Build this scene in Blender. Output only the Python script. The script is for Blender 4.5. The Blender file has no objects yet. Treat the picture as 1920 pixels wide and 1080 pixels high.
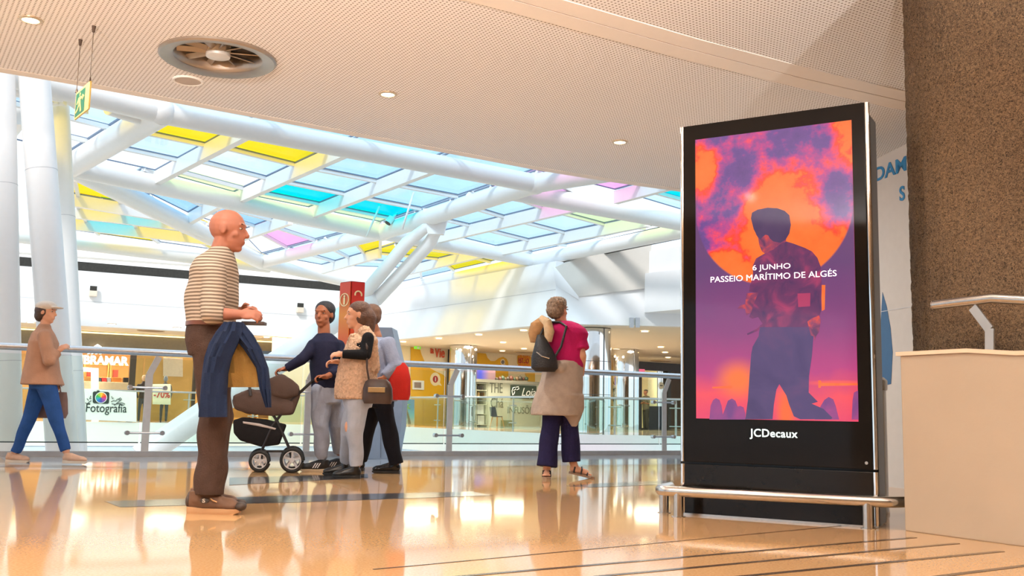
import bpy, bmesh, math, random
from mathutils import Vector, Matrix
SC = bpy.context.scene
COL = SC.collection
random.seed(7)
V = Vector
# ------------------------------------------------------------------ camera
F = 1870.0; CH = 0.6; PITCH = math.atan(235 / 1870.0); ROLL = 0.02
FW = V((0, math.cos(PITCH), math.sin(PITCH)))
_r0 = V((1, 0, 0)); _u0 = V((0, -math.sin(PITCH), math.cos(PITCH)))
RT = _r0 * math.cos(ROLL) + _u0 * math.sin(ROLL)
UP = _u0 * math.cos(ROLL) - _r0 * math.sin(ROLL)
EYE = V((0, 0, CH))
cd = bpy.data.cameras.new('camera'); cam = bpy.data.objects.new('camera', cd); COL.objects.link(cam)
cd.sensor_width = 36.0; cd.lens = F / 1920 * 36.0; cd.clip_start = 0.05; cd.clip_end = 500
cam.matrix_world = Matrix(((RT.x, UP.x, -FW.x, 0), (RT.y, UP.y, -FW.y, 0), (RT.z, UP.z, -FW.z, CH), (0, 0, 0, 1)))
SC.camera = cam
# ------------------------------------------------------------------ world, sun, exposure
SC.view_settings.view_transform = 'Standard'; SC.view_settings.look = 'None'
SC.view_settings.gamma = 1.0; SC.view_settings.use_curve_mapping = False
SC.view_settings.exposure = 0.0
SKY_STRENGTH = 1.45
SUN_STRENGTH = 2.5
DOWNLIGHT_W = 235.0
FILL_UPLIGHT_W = 3200.0
wd = bpy.data.worlds.new('sky'); SC.world = wd; wd.use_nodes = True
nt = wd.node_tree; nt.nodes.clear()
wo = nt.nodes.new('ShaderNodeOutputWorld'); bg = nt.nodes.new('ShaderNodeBackground')
tcw = nt.nodes.new('ShaderNodeTexCoord'); nzw = nt.nodes.new('ShaderNodeTexNoise'); rpw = nt.nodes.new('ShaderNodeValToRGB')
nzw.inputs['Scale'].default_value = 3.2; nzw.inputs['Detail'].default_value = 5
rpw.color_ramp.elements[0].position = 0.40; rpw.color_ramp.elements[0].color = (0.62, 0.83, 1.0, 1)
rpw.color_ramp.elements[1].position = 0.62; rpw.color_ramp.elements[1].color = (0.97, 0.98, 1.0, 1)
nt.links.new(tcw.outputs['Generated'], nzw.inputs['Vector']); nt.links.new(nzw.outputs['Fac'], rpw.inputs['Fac'])
nt.links.new(rpw.outputs['Color'], bg.inputs['Color']); bg.inputs['Strength'].default_value = SKY_STRENGTH
nt.links.new(bg.outputs['Background'], wo.inputs['Surface'])
sd = bpy.data.lights.new('sun', 'SUN'); sun = bpy.data.objects.new('sun', sd); COL.objects.link(sun)
sd.energy = SUN_STRENGTH; sd.angle = math.radians(11); sd.color = (1.0, 0.96, 0.90)
SUN_TO = V((0.16, 0.80, -0.62)).normalized()          # travels away from the camera, down through the skylight
sun.rotation_euler = SUN_TO.to_track_quat('-Z', 'Y').to_euler(); sun.location = (0, 0, 30)

# ------------------------------------------------------------------ helpers
def ray(px, py): return FW + RT * ((px - 960) / F) + UP * ((540 - py) / F)
def at(px, py, Y):
    d = ray(px, py); return EYE + d * (Y / d.y)
def fl(px, py, z=0.0):
    d = ray(px, py); return EYE + d * ((z - CH) / d.z)
def lin(c):
    r = []
    for v in c[:3]:
        v = v / 255.0
        r.append(v / 12.92 if v <= 0.04045 else ((v + 0.055) / 1.055) ** 2.4)
    return (r[0], r[1], r[2], 1.0)
MATS = {}
def mat(name, rgb, rough=0.5, metal=0.0, spec=0.5, var=0.05, scale=12.0, bump=0.0, bscale=60.0, emit=None, es=1.0, coat=0.0):
    if name in MATS: return MATS[name]
    m = bpy.data.materials.new(name); m.use_nodes = True; n = m.node_tree; b = n.nodes['Principled BSDF']
    b.inputs['Roughness'].default_value = rough; b.inputs['Metallic'].default_value = metal
    b.inputs['Specular IOR Level'].default_value = spec; b.inputs['Coat Weight'].default_value = coat
    tc = n.nodes.new('ShaderNodeTexCoord'); nz = n.nodes.new('ShaderNodeTexNoise'); rp = n.nodes.new('ShaderNodeValToRGB')
    nz.inputs['Scale'].default_value = scale; nz.inputs['Detail'].default_value = 4
    c = lin(rgb)
    rp.color_ramp.elements[0].position = 0.3; rp.color_ramp.elements[1].position = 0.7
    rp.color_ramp.elements[0].color = tuple(max(0, x * (1 - var)) for x in c[:3]) + (1,)
    rp.color_ramp.elements[1].color = tuple(min(1, x * (1 + var)) for x in c[:3]) + (1,)
    n.links.new(tc.outputs['Object'], nz.inputs['Vector']); n.links.new(nz.outputs['Fac'], rp.inputs['Fac'])
    n.links.new(rp.outputs['Color'], b.inputs['Base Color'])
    if bump:
        nb = n.nodes.new('ShaderNodeTexNoise'); nb.inputs['Scale'].default_value = bscale; nb.inputs['Detail'].default_value = 5
        bp = n.nodes.new('ShaderNodeBump'); bp.inputs['Strength'].default_value = bump; bp.inputs['Distance'].default_value = 0.02
        n.links.new(tc.outputs['Object'], nb.inputs['Vector']); n.links.new(nb.outputs['Fac'], bp.inputs['Height'])
        n.links.new(bp.outputs['Normal'], b.inputs['Normal'])
    if emit:
        b.inputs['Emission Color'].default_value = lin(emit); b.inputs['Emission Strength'].default_value = es
    MATS[name] = m; return m
def glass(name, tint, refl=0.06, fres=0.75):
    if name in MATS: return MATS[name]
    m = bpy.data.materials.new(name); m.use_nodes = True; n = m.node_tree; n.nodes.clear()
    o = n.nodes.new('ShaderNodeOutputMaterial'); mx = n.nodes.new('ShaderNodeMixShader')
    t = n.nodes.new('ShaderNodeBsdfTransparent'); g = n.nodes.new('ShaderNodeBsdfGlossy'); fr = n.nodes.new('ShaderNodeLayerWeight')
    mp = n.nodes.new('ShaderNodeMath'); mp.operation = 'MULTIPLY_ADD'
    fr.inputs['Blend'].default_value = 0.22; mp.inputs[1].default_value = fres; mp.inputs[2].default_value = refl * 0.3
    t.inputs['Color'].default_value = (*tint, 1); g.inputs['Roughness'].default_value = 0.02
    n.links.new(fr.outputs['Fresnel'], mp.inputs[0]); n.links.new(mp.outputs[0], mx.inputs['Fac'])
    n.links.new(t.outputs[0], mx.inputs[1]); n.links.new(g.outputs[0], mx.inputs[2]); n.links.new(mx.outputs[0], o.inputs['Surface'])
    MATS[name] = m; return m

ROOT = {}
def thing(name, label, cat, loc=(0, 0, 0), group=None, rz=0.0, kind=None):
    o = bpy.data.objects.new(name, None); COL.objects.link(o); o.empty_display_size = 0.1
    o.location = loc; o.rotation_euler = (0, 0, rz)
    M = Matrix.Translation(V(loc)) @ Matrix.Rotation(rz, 4, 'Z')
    ROOT[o.name] = M.inverted()
    o['label'] = label; o['category'] = cat
    if group: o['group'] = group
    if kind: o['kind'] = kind
    return o
def inv_of(parent):
    p = parent
    while p is not None:
        if p.name in ROOT: return ROOT[p.name]
        p = p.parent
    return Matrix.Identity(4)
def link_mesh(name, me, m, parent, label=None):
    o = bpy.data.objects.new(name, me); COL.objects.link(o)
    if m is not None:
        me.materials.clear()
        for q in (m if isinstance(m, (list, tuple)) else [m]): me.materials.append(q)
    if parent is not None: o.parent = parent
    if label: o['label'] = label
    return o
def tag(o, label=None, cat=None, group=None, kind=None):
    if label: o['label'] = label
    if cat: o['category'] = cat
    if group: o['group'] = group
    if kind: o['kind'] = kind
    return o

class MB:
    """collects shapes given in world coordinates; build() links them as one mesh in its parent's space"""
    def __init__(s): s.bm = bmesh.new()
    def face(s, pts, mi=0):
        f = s.bm.faces.new([s.bm.verts.new(V(p)) for p in pts]); f.material_index = mi; return s
    def hexa(s, b, t):
        vs = [s.bm.verts.new(V(p)) for p in list(b) + list(t)]; n = len(b)
        s.bm.faces.new(vs[:n][::-1]); s.bm.faces.new(vs[n:])
        for i in range(n):
            j = (i + 1) % n; s.bm.faces.new((vs[i], vs[j], vs[n + j], vs[n + i]))
        return s
    def prism(s, pts, ext):
        ext = V(ext); return s.hexa([V(p) for p in pts], [V(p) + ext for p in pts])
    def box(s, c, size, ax=None):
        c = V(c); hx, hy, hz = size[0] / 2, size[1] / 2, size[2] / 2
        X, Y, Z = ax if ax else (V((1, 0, 0)), V((0, 1, 0)), V((0, 0, 1)))
        q = [(-1, -1), (1, -1), (1, 1), (-1, 1)]
        return s.hexa([c + X * hx * a + Y * hy * b - Z * hz for a, b in q], [c + X * hx * a + Y * hy * b + Z * hz for a, b in q])
    def beam(s, p0, p1, w, h, up=V((0, 0, 1))):
        p0, p1 = V(p0), V(p1); d = (p1 - p0).normalized(); X = d.cross(up).normalized(); U = X.cross(d)
        q = [(-1, -1), (1, -1), (1, 1), (-1, 1)]
        return s.hexa([p0 + X * (w / 2 * a) + U * (h / 2 * b) for a, b in q], [p1 + X * (w / 2 * a) + U * (h / 2 * b) for a, b in q])
    def rings(s, R, close=True, caps=True):
        vs = [[s.bm.verts.new(p) for p in r] for r in R]; n = len(R[0])
        for a, b in zip(vs, vs[1:]):
            for i in range(n if close else n - 1):
                j = (i + 1) % n; s.bm.faces.new((a[i], a[j], b[j], b[i]))
        if caps: s.bm.faces.new(vs[0][::-1]); s.bm.faces.new(vs[-1])
        return s
    def cyl(s, p0, p1, r0, r1=None, n=20):
        p0, p1 = V(p0), V(p1); r1 = r0 if r1 is None else r1
        d = (p1 - p0).normalized(); X = d.orthogonal().normalized(); Y = d.cross(X)
        c = [(math.cos(2 * math.pi * i / n), math.sin(2 * math.pi * i / n)) for i in range(n)]
        return s.rings([[p + (X * a + Y * b) * r for a, b in c] for p, r in ((p0, r0), (p1, r1))])
    def tube(s, path, r, n=12, closed=False):
        path = [V(p) for p in path]; R = []; m = len(path); prev = None
        for i, p in enumerate(path):
            a = path[i - 1] if (i or closed) else p; b = path[(i + 1) % m] if (i < m - 1 or closed) else p
            d = (b - a).normalized()
            if prev is None: X = d.orthogonal().normalized()
            else: X = (prev - d * prev.dot(d)).normalized()
            prev = X; Y = d.cross(X); rr = r[i] if isinstance(r, (list, tuple)) else r
            R.append([p + (X * math.cos(2 * math.pi * k / n) + Y * math.sin(2 * math.pi * k / n)) * rr for k in range(n)])
        return s.rings(R)
    def lathe(s, prof, c, n=32, axis=V((0, 0, 1)), caps=False):
        c = V(c); axis = V(axis); X = axis.orthogonal().normalized(); Y = axis.cross(X)
        return s.rings([[c + axis * z + (X * math.cos(2 * math.pi * k / n) + Y * math.sin(2 * math.pi * k / n)) * r for k in range(n)] for r, z in prof], caps=caps)
    def capsule(s, p0, p1, r0, r1, n=14, k=4):
        p0, p1 = V(p0), V(p1); d = p1 - p0
        d = d.normalized() if d.length > 1e-6 else V((0, 0, 1))
        X = d.orthogonal().normalized(); Y = d.cross(X); R = []
        def ring(c, r): R.append([c + (X * math.cos(2 * math.pi * i / n) + Y * math.sin(2 * math.pi * i / n)) * r for i in range(n)])
        for i in range(1, k + 1):
            a = -math.pi / 2 + (math.pi / 2) * i / k; ring(p0 + d * r0 * math.sin(a), r0 * math.cos(a))
        for i in range(0, k):
            a = (math.pi / 2) * i / k; ring(p1 + d * r1 * math.sin(a), r1 * math.cos(a))
        return s.rings(R)
    def ell(s, c, r, ax, n=18, k=10):
        c = V(c); R = []
        for i in range(1, k):
            a = -math.pi / 2 + math.pi * i / k
            R.append([c + ax[2] * r[2] * math.sin(a) + (ax[0] * r[0] * math.cos(2 * math.pi * j / n) + ax[1] * r[1] * math.sin(2 * math.pi * j / n)) * math.cos(a) for j in range(n)])
        return s.rings(R)
    def loft(s, secs, ax, n=24):
        return s.rings([[V(c) + ax[0] * rf * math.cos(2 * math.pi * j / n) + ax[1] * rs * math.sin(2 * math.pi * j / n) for j in range(n)] for c, rf, rs in secs])
    def build(s, name, m, parent=None, smooth=False, label=None, bevel=0.0):
        if bevel:
            bmesh.ops.bevel(s.bm, geom=list(s.bm.edges), offset=bevel, segments=2, affect='EDGES', profile=0.6)
        bmesh.ops.recalc_face_normals(s.bm, faces=list(s.bm.faces))
        s.bm.transform(inv_of(parent))
        if smooth:
            for f in s.bm.faces: f.smooth = True
            if smooth == 'auto':
                for e in s.bm.edges:
                    if len(e.link_faces) == 2 and e.calc_face_angle(0) > 0.6: e.smooth = False
        me = bpy.data.meshes.new(name); s.bm.to_mesh(me); s.bm.free()
        return link_mesh(name, me, m, parent, label)
    def remesh(s, name, m, parent=None, voxel=0.008, smooth=3, label=None, disp=None):
        bmesh.ops.recalc_face_normals(s.bm, faces=list(s.bm.faces))
        s.bm.transform(inv_of(parent))
        me = bpy.data.meshes.new(name); s.bm.to_mesh(me); s.bm.free()
        t = bpy.data.objects.new('tmp', me); COL.objects.link(t)
        md = t.modifiers.new('r', 'REMESH'); md.mode = 'VOXEL'; md.voxel_size = voxel
        if smooth:
            ms = t.modifiers.new('s', 'SMOOTH'); ms.factor = 0.5; ms.iterations = smooth
        me2 = bpy.data.meshes.new_from_object(t.evaluated_get(bpy.context.evaluated_depsgraph_get()))
        bpy.data.objects.remove(t); bpy.data.meshes.remove(me); me2.name = name
        if disp:
            for v in me2.vertices: v.co += disp(v.co)
        for p in me2.polygons: p.use_smooth = True
        return link_mesh(name, me2, m, parent, label)

def struct(o): o['kind'] = 'structure'; return o
def text(name, body, o, right, up, size, m, parent=None, width=None, align='CENTER', ext=0.004, bold=0.0, label=None, sx=1.0, shear=0.0, sp=1.0):
    """lettering as mesh: o = anchor (baseline), right/up unit vectors in the world"""
    cu = bpy.data.curves.new(name, 'FONT'); cu.body = body; cu.size = size; cu.align_x = align; cu.extrude = ext; cu.offset = bold; cu.shear = shear
    cu.resolution_u = 4; cu.space_character = sp
    t = bpy.data.objects.new('tmp', cu); COL.objects.link(t)
    me = bpy.data.meshes.new_from_object(t.evaluated_get(bpy.context.evaluated_depsgraph_get()))
    bpy.data.objects.remove(t); bpy.data.curves.remove(cu)
    if width:
        w = max(v.co.x for v in me.vertices) - min(v.co.x for v in me.vertices); sx = width / w
    right, up = V(right), V(up); nrm = right.cross(up)
    M = Matrix(((right.x * sx, up.x, nrm.x, o[0]), (right.y * sx, up.y, nrm.y, o[1]), (right.z * sx, up.z, nrm.z, o[2]), (0, 0, 0, 1)))
    me.transform(inv_of(parent) @ M); me.name = name
    return link_mesh(name, me, m, parent, label)
def disc(c, r, nrm, right, n=28, a0=0, a1=2 * math.pi, rx=1.0):
    up = V(nrm).cross(V(right)).normalized(); right = V(right)
    return [V(c) + right * math.cos(a0 + (a1 - a0) * i / n) * r * rx + up * math.sin(a0 + (a1 - a0) * i / n) * r for i in range(n)]
def dup(root, loc, label=None):
    r = root.copy(); COL.objects.link(r); r.location = loc
    if label: r['label'] = label
    for ch in list(root.children):
        c = ch.copy(); COL.objects.link(c); c.parent = r
        for g in list(ch.children):
            d = g.copy(); COL.objects.link(d); d.parent = c
    return r
Z = V((0, 0, 1))
# ------------------------------------------------------------------ materials of the setting
M_white = mat('white_paint', (238, 239, 242), 0.45, var=0.015, scale=2)
M_white_warm = mat('warm_white_paint', (226, 214, 198), 0.6, var=0.02, scale=3)
M_steel_white = mat('white_enamelled_steel', (240, 240, 240), 0.32, var=0.01)
M_steel = mat('brushed_steel', (190, 186, 180), 0.24, metal=1.0, var=0.06, scale=40)
M_railsteel = mat('satin_steel', (205, 208, 214), 0.3, metal=1.0, var=0.05, scale=30)
M_chrome = mat('polished_chrome', (228, 228, 228), 0.03, metal=1.0, var=0.01)
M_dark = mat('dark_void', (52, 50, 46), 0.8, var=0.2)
M_black = mat('black_satin', (16, 15, 15), 0.4, var=0.1)

def floor_material():
    m = bpy.data.materials.new('polished_terrazzo'); m.use_nodes = True; n = m.node_tree; b = n.nodes['Principled BSDF']
    tc = n.nodes.new('ShaderNodeTexCoord'); vo = n.nodes.new('ShaderNodeTexNoise'); vo.inputs['Scale'].default_value = 90; vo.inputs['Detail'].default_value = 3
    r1 = n.nodes.new('ShaderNodeValToRGB'); r1.color_ramp.elements[0].position = 0.35; r1.color_ramp.elements[1].position = 0.7
    r1.color_ramp.elements[0].color = lin((200, 154, 106)); r1.color_ramp.elements[1].color = lin((218, 178, 130))
    n2 = n.nodes.new('ShaderNodeTexNoise'); n2.inputs['Scale'].default_value = 0.7; n2.inputs['Detail'].default_value = 3
    mx = n.nodes.new('ShaderNodeMix'); mx.data_type = 'RGBA'; mx.blend_type = 'MULTIPLY'
    r2 = n.nodes.new('ShaderNodeValToRGB'); r2.color_ramp.elements[0].color = (0.88, 0.86, 0.84, 1); r2.color_ramp.elements[1].color = (1, 1, 1, 1)
    n.links.new(tc.outputs['Object'], vo.inputs['Vector']); n.links.new(tc.outputs['Object'], n2.inputs['Vector'])
    n.links.new(vo.outputs['Fac'], r1.inputs['Fac']); n.links.new(n2.outputs['Fac'], r2.inputs['Fac'])
    mx.inputs['Factor'].default_value = 1.0
    n.links.new(r1.outputs['Color'], mx.inputs[6]); n.links.new(r2.outputs['Color'], mx.inputs[7]); n.links.new(mx.outputs[2], b.inputs['Base Color'])
    r3 = n.nodes.new('ShaderNodeMapRange'); r3.inputs['To Min'].default_value = 0.035; r3.inputs['To Max'].default_value = 0.085
    n.links.new(n2.outputs['Fac'], r3.inputs['Value']); n.links.new(r3.outputs['Result'], b.inputs['Roughness'])
    b.inputs['Specular IOR Level'].default_value = 0.8
    return m
M_floor = floor_material()

def perforated_material():
    m = bpy.data.materials.new('perforated_ceiling_board'); m.use_nodes = True; n = m.node_tree; b = n.nodes['Principled BSDF']
    tc = n.nodes.new('ShaderNodeTexCoord'); mp = n.nodes.new('ShaderNodeMapping'); mp.inputs['Rotation'].default_value = (0, 0, -0.57)
    k = 1 / 0.034; mp.inputs['Scale'].default_value = (k, k, k)
    fr = n.nodes.new('ShaderNodeVectorMath'); fr.operation = 'FRACTION'
    sb = n.nodes.new('ShaderNodeVectorMath'); sb.operation = 'SUBTRACT'; sb.inputs[1].default_value = (0.5, 0.5, 0)
    ml = n.nodes.new('ShaderNodeVectorMath'); ml.operation = 'MULTIPLY'; ml.inputs[1].default_value = (1, 1, 0)
    ln = n.nodes.new('ShaderNodeVectorMath'); ln.operation = 'LENGTH'
    rp = n.nodes.new('ShaderNodeValToRGB'); rp.color_ramp.elements[0].position = 0.19; rp.color_ramp.elements[1].position = 0.26
    rp.color_ramp.elements[0].color = lin((142, 134, 128)); rp.color_ramp.elements[1].color = lin((248, 248, 250))
    n.links.new(tc.outputs['Object'], mp.inputs['Vector']); n.links.new(mp.outputs['Vector'], fr.inputs[0])
    n.links.new(fr.outputs['Vector'], sb.inputs[0]); n.links.new(sb.outputs['Vector'], ml.inputs[0]); n.links.new(ml.outputs['Vector'], ln.inputs[0])
    n.links.new(ln.outputs['Value'], rp.inputs['Fac']); n.links.new(rp.outputs['Color'], b.inputs['Base Color'])
    b.inputs['Roughness'].default_value = 0.75; b.inputs['Specular IOR Level'].default_value = 0.2
    return m
M_perf = perforated_material()
M_plain = mat('plain_ceiling_board', (246, 240, 234), 0.7, var=0.01, spec=0.2)

# ------------------------------------------------------------------ floor of the near gallery
KERB = [V((-9.5, 9.25, 0)), V((-5.70, 11.34, 0)), V((-4.32, 12.02, 0)), V((-2.58, 12.95, 0)), V((-0.80, 13.94, 0)), V((0.85, 14.88, 0)), V((2.48, 15.86, 0)), V((7.0, 18.6, 0))]
EDGE_N = V((-0.5, 0.86, 0)).normalized()
fb = MB()
outline = [p + EDGE_N * 0.25 for p in KERB] + [V((16, 18.6, 0)), V((16, -12, 0)), V((-14, -12, 0)), V((-14, 6.5, 0))]
fb.prism([p - Z * 0.5 for p in outline], Z * 0.5)
floor = struct(fb.build('floor', M_floor))
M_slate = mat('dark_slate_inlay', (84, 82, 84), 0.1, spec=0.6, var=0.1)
M_inlay = mat('black_brown_inlay', (74, 56, 40), 0.18, var=0.1)
M_grey_reflection = mat('grey_inlay_reflection', (168, 176, 184), 0.08, spec=0.6, var=0.06, scale=60)  # grey band by the rail, tinted bluish to paint in atrium reflections
def inlay(pts, m, name='floor_inlay', z=0.0015):
    b = MB(); b.prism([V((p.x, p.y, 0.0002)) for p in pts], Z * z); return struct(b.build(name, m))
def stripe(a, b, w):
    d = (b - a).normalized(); nn = V((-d.y, d.x, 0)) * w / 2
    return [a + nn, b + nn, b - nn, a - nn]
for (x0, y0, x1, y1), w in zip([(862, 1081, 1715, 1008), (1122, 1081, 1795, 1019), (1392, 1081, 1878, 1034), (1760, 1081, 2010, 1050)], (0.03, 0.03, 0.032, 0.034)):
    a, b = fl(x0, y0), fl(x1, y1); a = a + (a - b) * 0.6
    inlay(stripe(a, b, w), M_inlay)
inlay(stripe(fl(700, 1068), fl(1590, 985), 0.012), M_inlay)
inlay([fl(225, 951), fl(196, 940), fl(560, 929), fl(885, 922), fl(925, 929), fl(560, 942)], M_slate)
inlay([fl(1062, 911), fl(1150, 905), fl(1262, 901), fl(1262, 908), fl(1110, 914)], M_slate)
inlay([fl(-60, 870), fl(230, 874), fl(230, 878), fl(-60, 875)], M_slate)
inlay([p - EDGE_N * d for d, pp in ((0.02, KERB[1:]), (2.4, KERB[1:][::-1])) for p in pp], M_grey_reflection, z=0.0008)  # band widened from the kerb to cover the painted bluish reflection
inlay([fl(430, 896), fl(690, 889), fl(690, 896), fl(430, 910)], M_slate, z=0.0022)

# kerb at the edge of the void
kb = MB()
R = []
for p in KERB: R.append([p, p + Z * 0.065, p + EDGE_N * 0.12 + Z * 0.065, p + EDGE_N * 0.12])
kb.rings(R); struct(kb.build('trim_1', mat('kerb_grey_metal', (186, 186, 188), 0.3, metal=0.5)))

# ------------------------------------------------------------------ near ceiling
CZ = 3.5
CE = [V((-12, 4.6, CZ)), V((-8, 6.45, CZ)), V((-4.558, 8.51, CZ)), V((-4.17, 8.73, CZ)), V((-3.02, 9.47, CZ)), V((-1.836, 10.27, CZ)), V((-0.4, 11.22, CZ)), V((0.231, 11.66, CZ)), V((1.1, 12.16, CZ)), V((2.042, 12.63, CZ)), V((4.5, 13.7, CZ)), V((9, 15.2, CZ)), V((16, 17, CZ))]
cb = MB()
cb.prism(CE + [V((16, -12, CZ)), V((-14, -12, CZ)), V((-14, 4.6, CZ))], Z * 0.6)
ceiling = struct(cb.build('ceiling', M_perf))
en = V((0.53, -0.85, 0))
for i in range(len(CE) - 1): pass
eb = MB(); eb.prism([p + V((0, 0, -0.004)) for p in CE] + [p + en * 0.13 + V((0, 0, -0.004)) for p in CE[::-1]], Z * 0.0035)
struct(eb.build('trim_2', M_plain))
SEAM = [V((-6, 3.2, CZ)), V((-3, 4.93, CZ)), V((0, 6.75, CZ)), V((1.31, 7.58, CZ)), V((2.45, 8.24, CZ)), V((3.57, 8.82, CZ)), V((7, 10.3, CZ))]
for side, nm in ((1, 'trim_3'), (-1, 'trim_4')):
    s_ = MB(); off = 0.0 if side > 0 else 0.0
    s_.prism([p + en * (0.006 * side) + V((0, 0, -0.006)) for p in SEAM] + [p + en * (0.2 * side) + V((0, 0, -0.006)) for p in SEAM[::-1]], Z * 0.0055)
    struct(s_.build(nm, M_plain))
s_ = MB(); s_.prism([p + en * 0.007 + V((0, 0, -0.003)) for p in SEAM] + [p - en * 0.007 + V((0, 0, -0.003)) for p in SEAM[::-1]], Z * 0.0025)
struct(s_.build('trim_5', mat('joint_shadow_gap', (150, 110, 80), 0.7)))

# unseen wall added above the near ceiling to keep sun off the columns
ub = MB(); ub.prism([p - V((-0.25, 0.45, 0)) + Z * 0.6 for p in CE] + [p - V((-0.4, 0.7, 0)) + Z * 0.6 for p in CE[::-1]], Z * 5.2)
struct(ub.build('wall_sun_block', M_white))
# ------------------------------------------------------------------ far side of the atrium: facades
FLa, FLb = V((-24.0, 29.77, 0)), V((-5.4, 39.75, 0))
FRa, FRb = V((-5.4, 39.75, 0)), fl(1041, 606, 3.34) * 1.0
FRb.z = 0
F2b = V((12.5, FRb.y + 0.5, 0))
def wall(name, a, b, z0, z1, th, m, out):
    w = MB(); w.prism([V((a.x, a.y, z0)), V((b.x, b.y, z0)), V((b.x, b.y, z1)), V((a.x, a.y, z1))], V(out).normalized() * th); return struct(w.build(name, m))
nL = V((-0.47, 0.88, 0)).normalized(); nR = V((0.79, 0.61, 0)).normalized(); n2 = V((-0.045, 1, 0)).normalized()
# vectors above point away from the atrium
wall('wall_left', FLa, FLb, 3.33, 5.25, 0.3, M_white, nL)
wall('wall_back', FRa, FRb, 3.33, 5.25, 0.3, M_white, nR)
wall('wall_right', FRb, F2b, 3.33, 4.55, 0.3, M_white, n2)
# thin reveal lines along the bulkheads
M_reveal = mat('grey_reveal', (205, 208, 214), 0.6)
wall('trim_6', FLa - nL * 0.008, FLb - nL * 0.008, 4.18, 4.2, 0.012, M_reveal, nL)
wall('trim_7', FRa - nR * 0.008, FRb - nR * 0.008, 4.36, 4.38, 0.012, M_reveal, nR)
# slabs of the far gallery with white fascia, lower storey below
far_out = [FLa, FLb, FRb, F2b]
GB = [V((30, 42, 0)), V((30, 62, 0)), V((-40, 62, 0)), V((-40, 26, 0))]
g = MB(); g.prism([p - Z * 0.72 for p in far_out + GB], Z * 0.72); struct(g.build('floor', mat('far_gallery_floor', (196, 182, 160), 0.12, spec=0.6)))
M_fascia = mat('white_slab_fascia', (236, 240, 236), 0.4, var=0.01)
for a, b, nn in ((FLa, FLb, nL), (FRa, FRb, nR), (FRb, F2b, n2)):
    wall('trim_8', a - nn * 0.02, b - nn * 0.02, -0.80, 0.02, 0.03, M_fascia, nn)
    wall('wall_lower', a + nn * 0.02, b + nn * 0.02, -5.0, -0.80, 0.2, mat('lower_storey', (206, 226, 242), 0.25, var=0.1, scale=1.5), nn)
g = MB(); g.prism([V((-40, -14, -5.2)), V((30, -14, -5.2)), V((30, 62, -5.2)), V((-40, 62, -5.2))], Z * 0.2); struct(g.build('floor', mat('lower_floor', (205, 196, 184), 0.2)))
# ceiling of the far gallery, warm white
g = MB(); g.prism([p + Z * 3.36 + n_ * 0.05 for p, n_ in zip(far_out, (nL, nL, nR, n2))] + [p + Z * 3.36 for p in GB], Z * 0.25)
struct(g.build('ceiling', mat('far_ceiling_white', (232, 220, 204), 0.6, var=0.01)))
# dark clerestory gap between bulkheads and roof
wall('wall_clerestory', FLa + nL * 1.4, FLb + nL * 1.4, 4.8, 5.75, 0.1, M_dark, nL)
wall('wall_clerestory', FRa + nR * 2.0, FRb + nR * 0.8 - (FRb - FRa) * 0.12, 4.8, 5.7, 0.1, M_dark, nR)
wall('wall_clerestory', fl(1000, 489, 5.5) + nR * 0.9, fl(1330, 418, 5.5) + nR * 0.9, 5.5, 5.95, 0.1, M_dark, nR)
# folded beige soffit and white box on the right
so = MB()
P1, P2, P3 = at(1041, 501, FRb.y - 0.03), at(1085, 556, FRb.y - 0.01), at(1216, 540, FRb.y + 0.0)
_n = (P2 - P1).cross(P3 - P2); _d = ray(1224, 430); P4 = EYE + _d * ((P1 - EYE).dot(_n) / _d.dot(_n))
so.prism([P1, P2, P3, P4], V((0.05, 0.3, 0.1)))
M_beige = mat('beige_soffit', (204, 200, 194), 0.7, var=0.01)
struct(so.build('trim_9', M_beige))
so = MB(); so.prism([FRb + Z * 4.5, P1 - V((0.05, 0, 0)), P1, P2, P2 - Z * 0.1], V((0, 0.28, 0))); struct(so.build('wall_corner', M_white))
wb = MB()
A, B = at(1214, 520, 30.2), at(1330, 520, 28.2); A.z = B.z = 0
bn = V((0.35, 0.94, 0))
wb.prism([V((A.x, A.y, 4.05)), V((B.x, B.y, 4.0)), V((B.x, B.y, 5.6)), V((A.x, A.y, 5.6))], bn * 2.2)
A2, B2 = A + V((-0.09, -0.04, 0)), B
wb.prism([V((A2.x, A2.y, 3.72)), V((B2.x, B2.y, 3.72)), V((B2.x, B2.y, 4.92)), V((A2.x, A2.y, 4.92))], bn * 2.2)
struct(wb.build('wall_box', M_white))
# walls of the near gallery behind the camera
M_cream = mat('cream_wall', (226, 208, 184), 0.6, var=0.02)
wall('wall_back', V((-14, -11.5, 0)), V((16, -11.5, 0)), 0, CZ, 0.2, M_cream, V((0, -1, 0)))
wall('wall_right', V((15.5, -11.5, 0)), V((15.5, 18, 0)), 0, CZ, 0.2, M_cream, V((1, 0, 0)))
# band closing the right bulkhead up to the soffit
# ------------------------------------------------------------------ near right: partition, parapet, column
pa, pb = at(1632, 500, 9.5), at(1740, 500, 8.65); pa.z = pb.z = 0
pd = (pb - pa).normalized(); pn = V((pd.y, -pd.x, 0))
pa2 = pa - pd * 0.9; pb2 = pb + pd * 1.4
M_part = mat('partition_white', (205, 203, 200), 0.5, var=0.02)
w = MB(); w.prism([pa2, pb2, pb2 + Z * 3.2, pa2 + Z * 3.05], -pn * 0.12)
partition = struct(w.build('wall_partition', M_part))
w = MB(); q0, q1 = pa2 + Z * 1.62 + pn * 0.002, pb2 + Z * 1.62 + pn * 0.002; w.beam(q0, q1, 0.004, 0.006); struct(w.build('trim_10', M_reveal))
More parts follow.
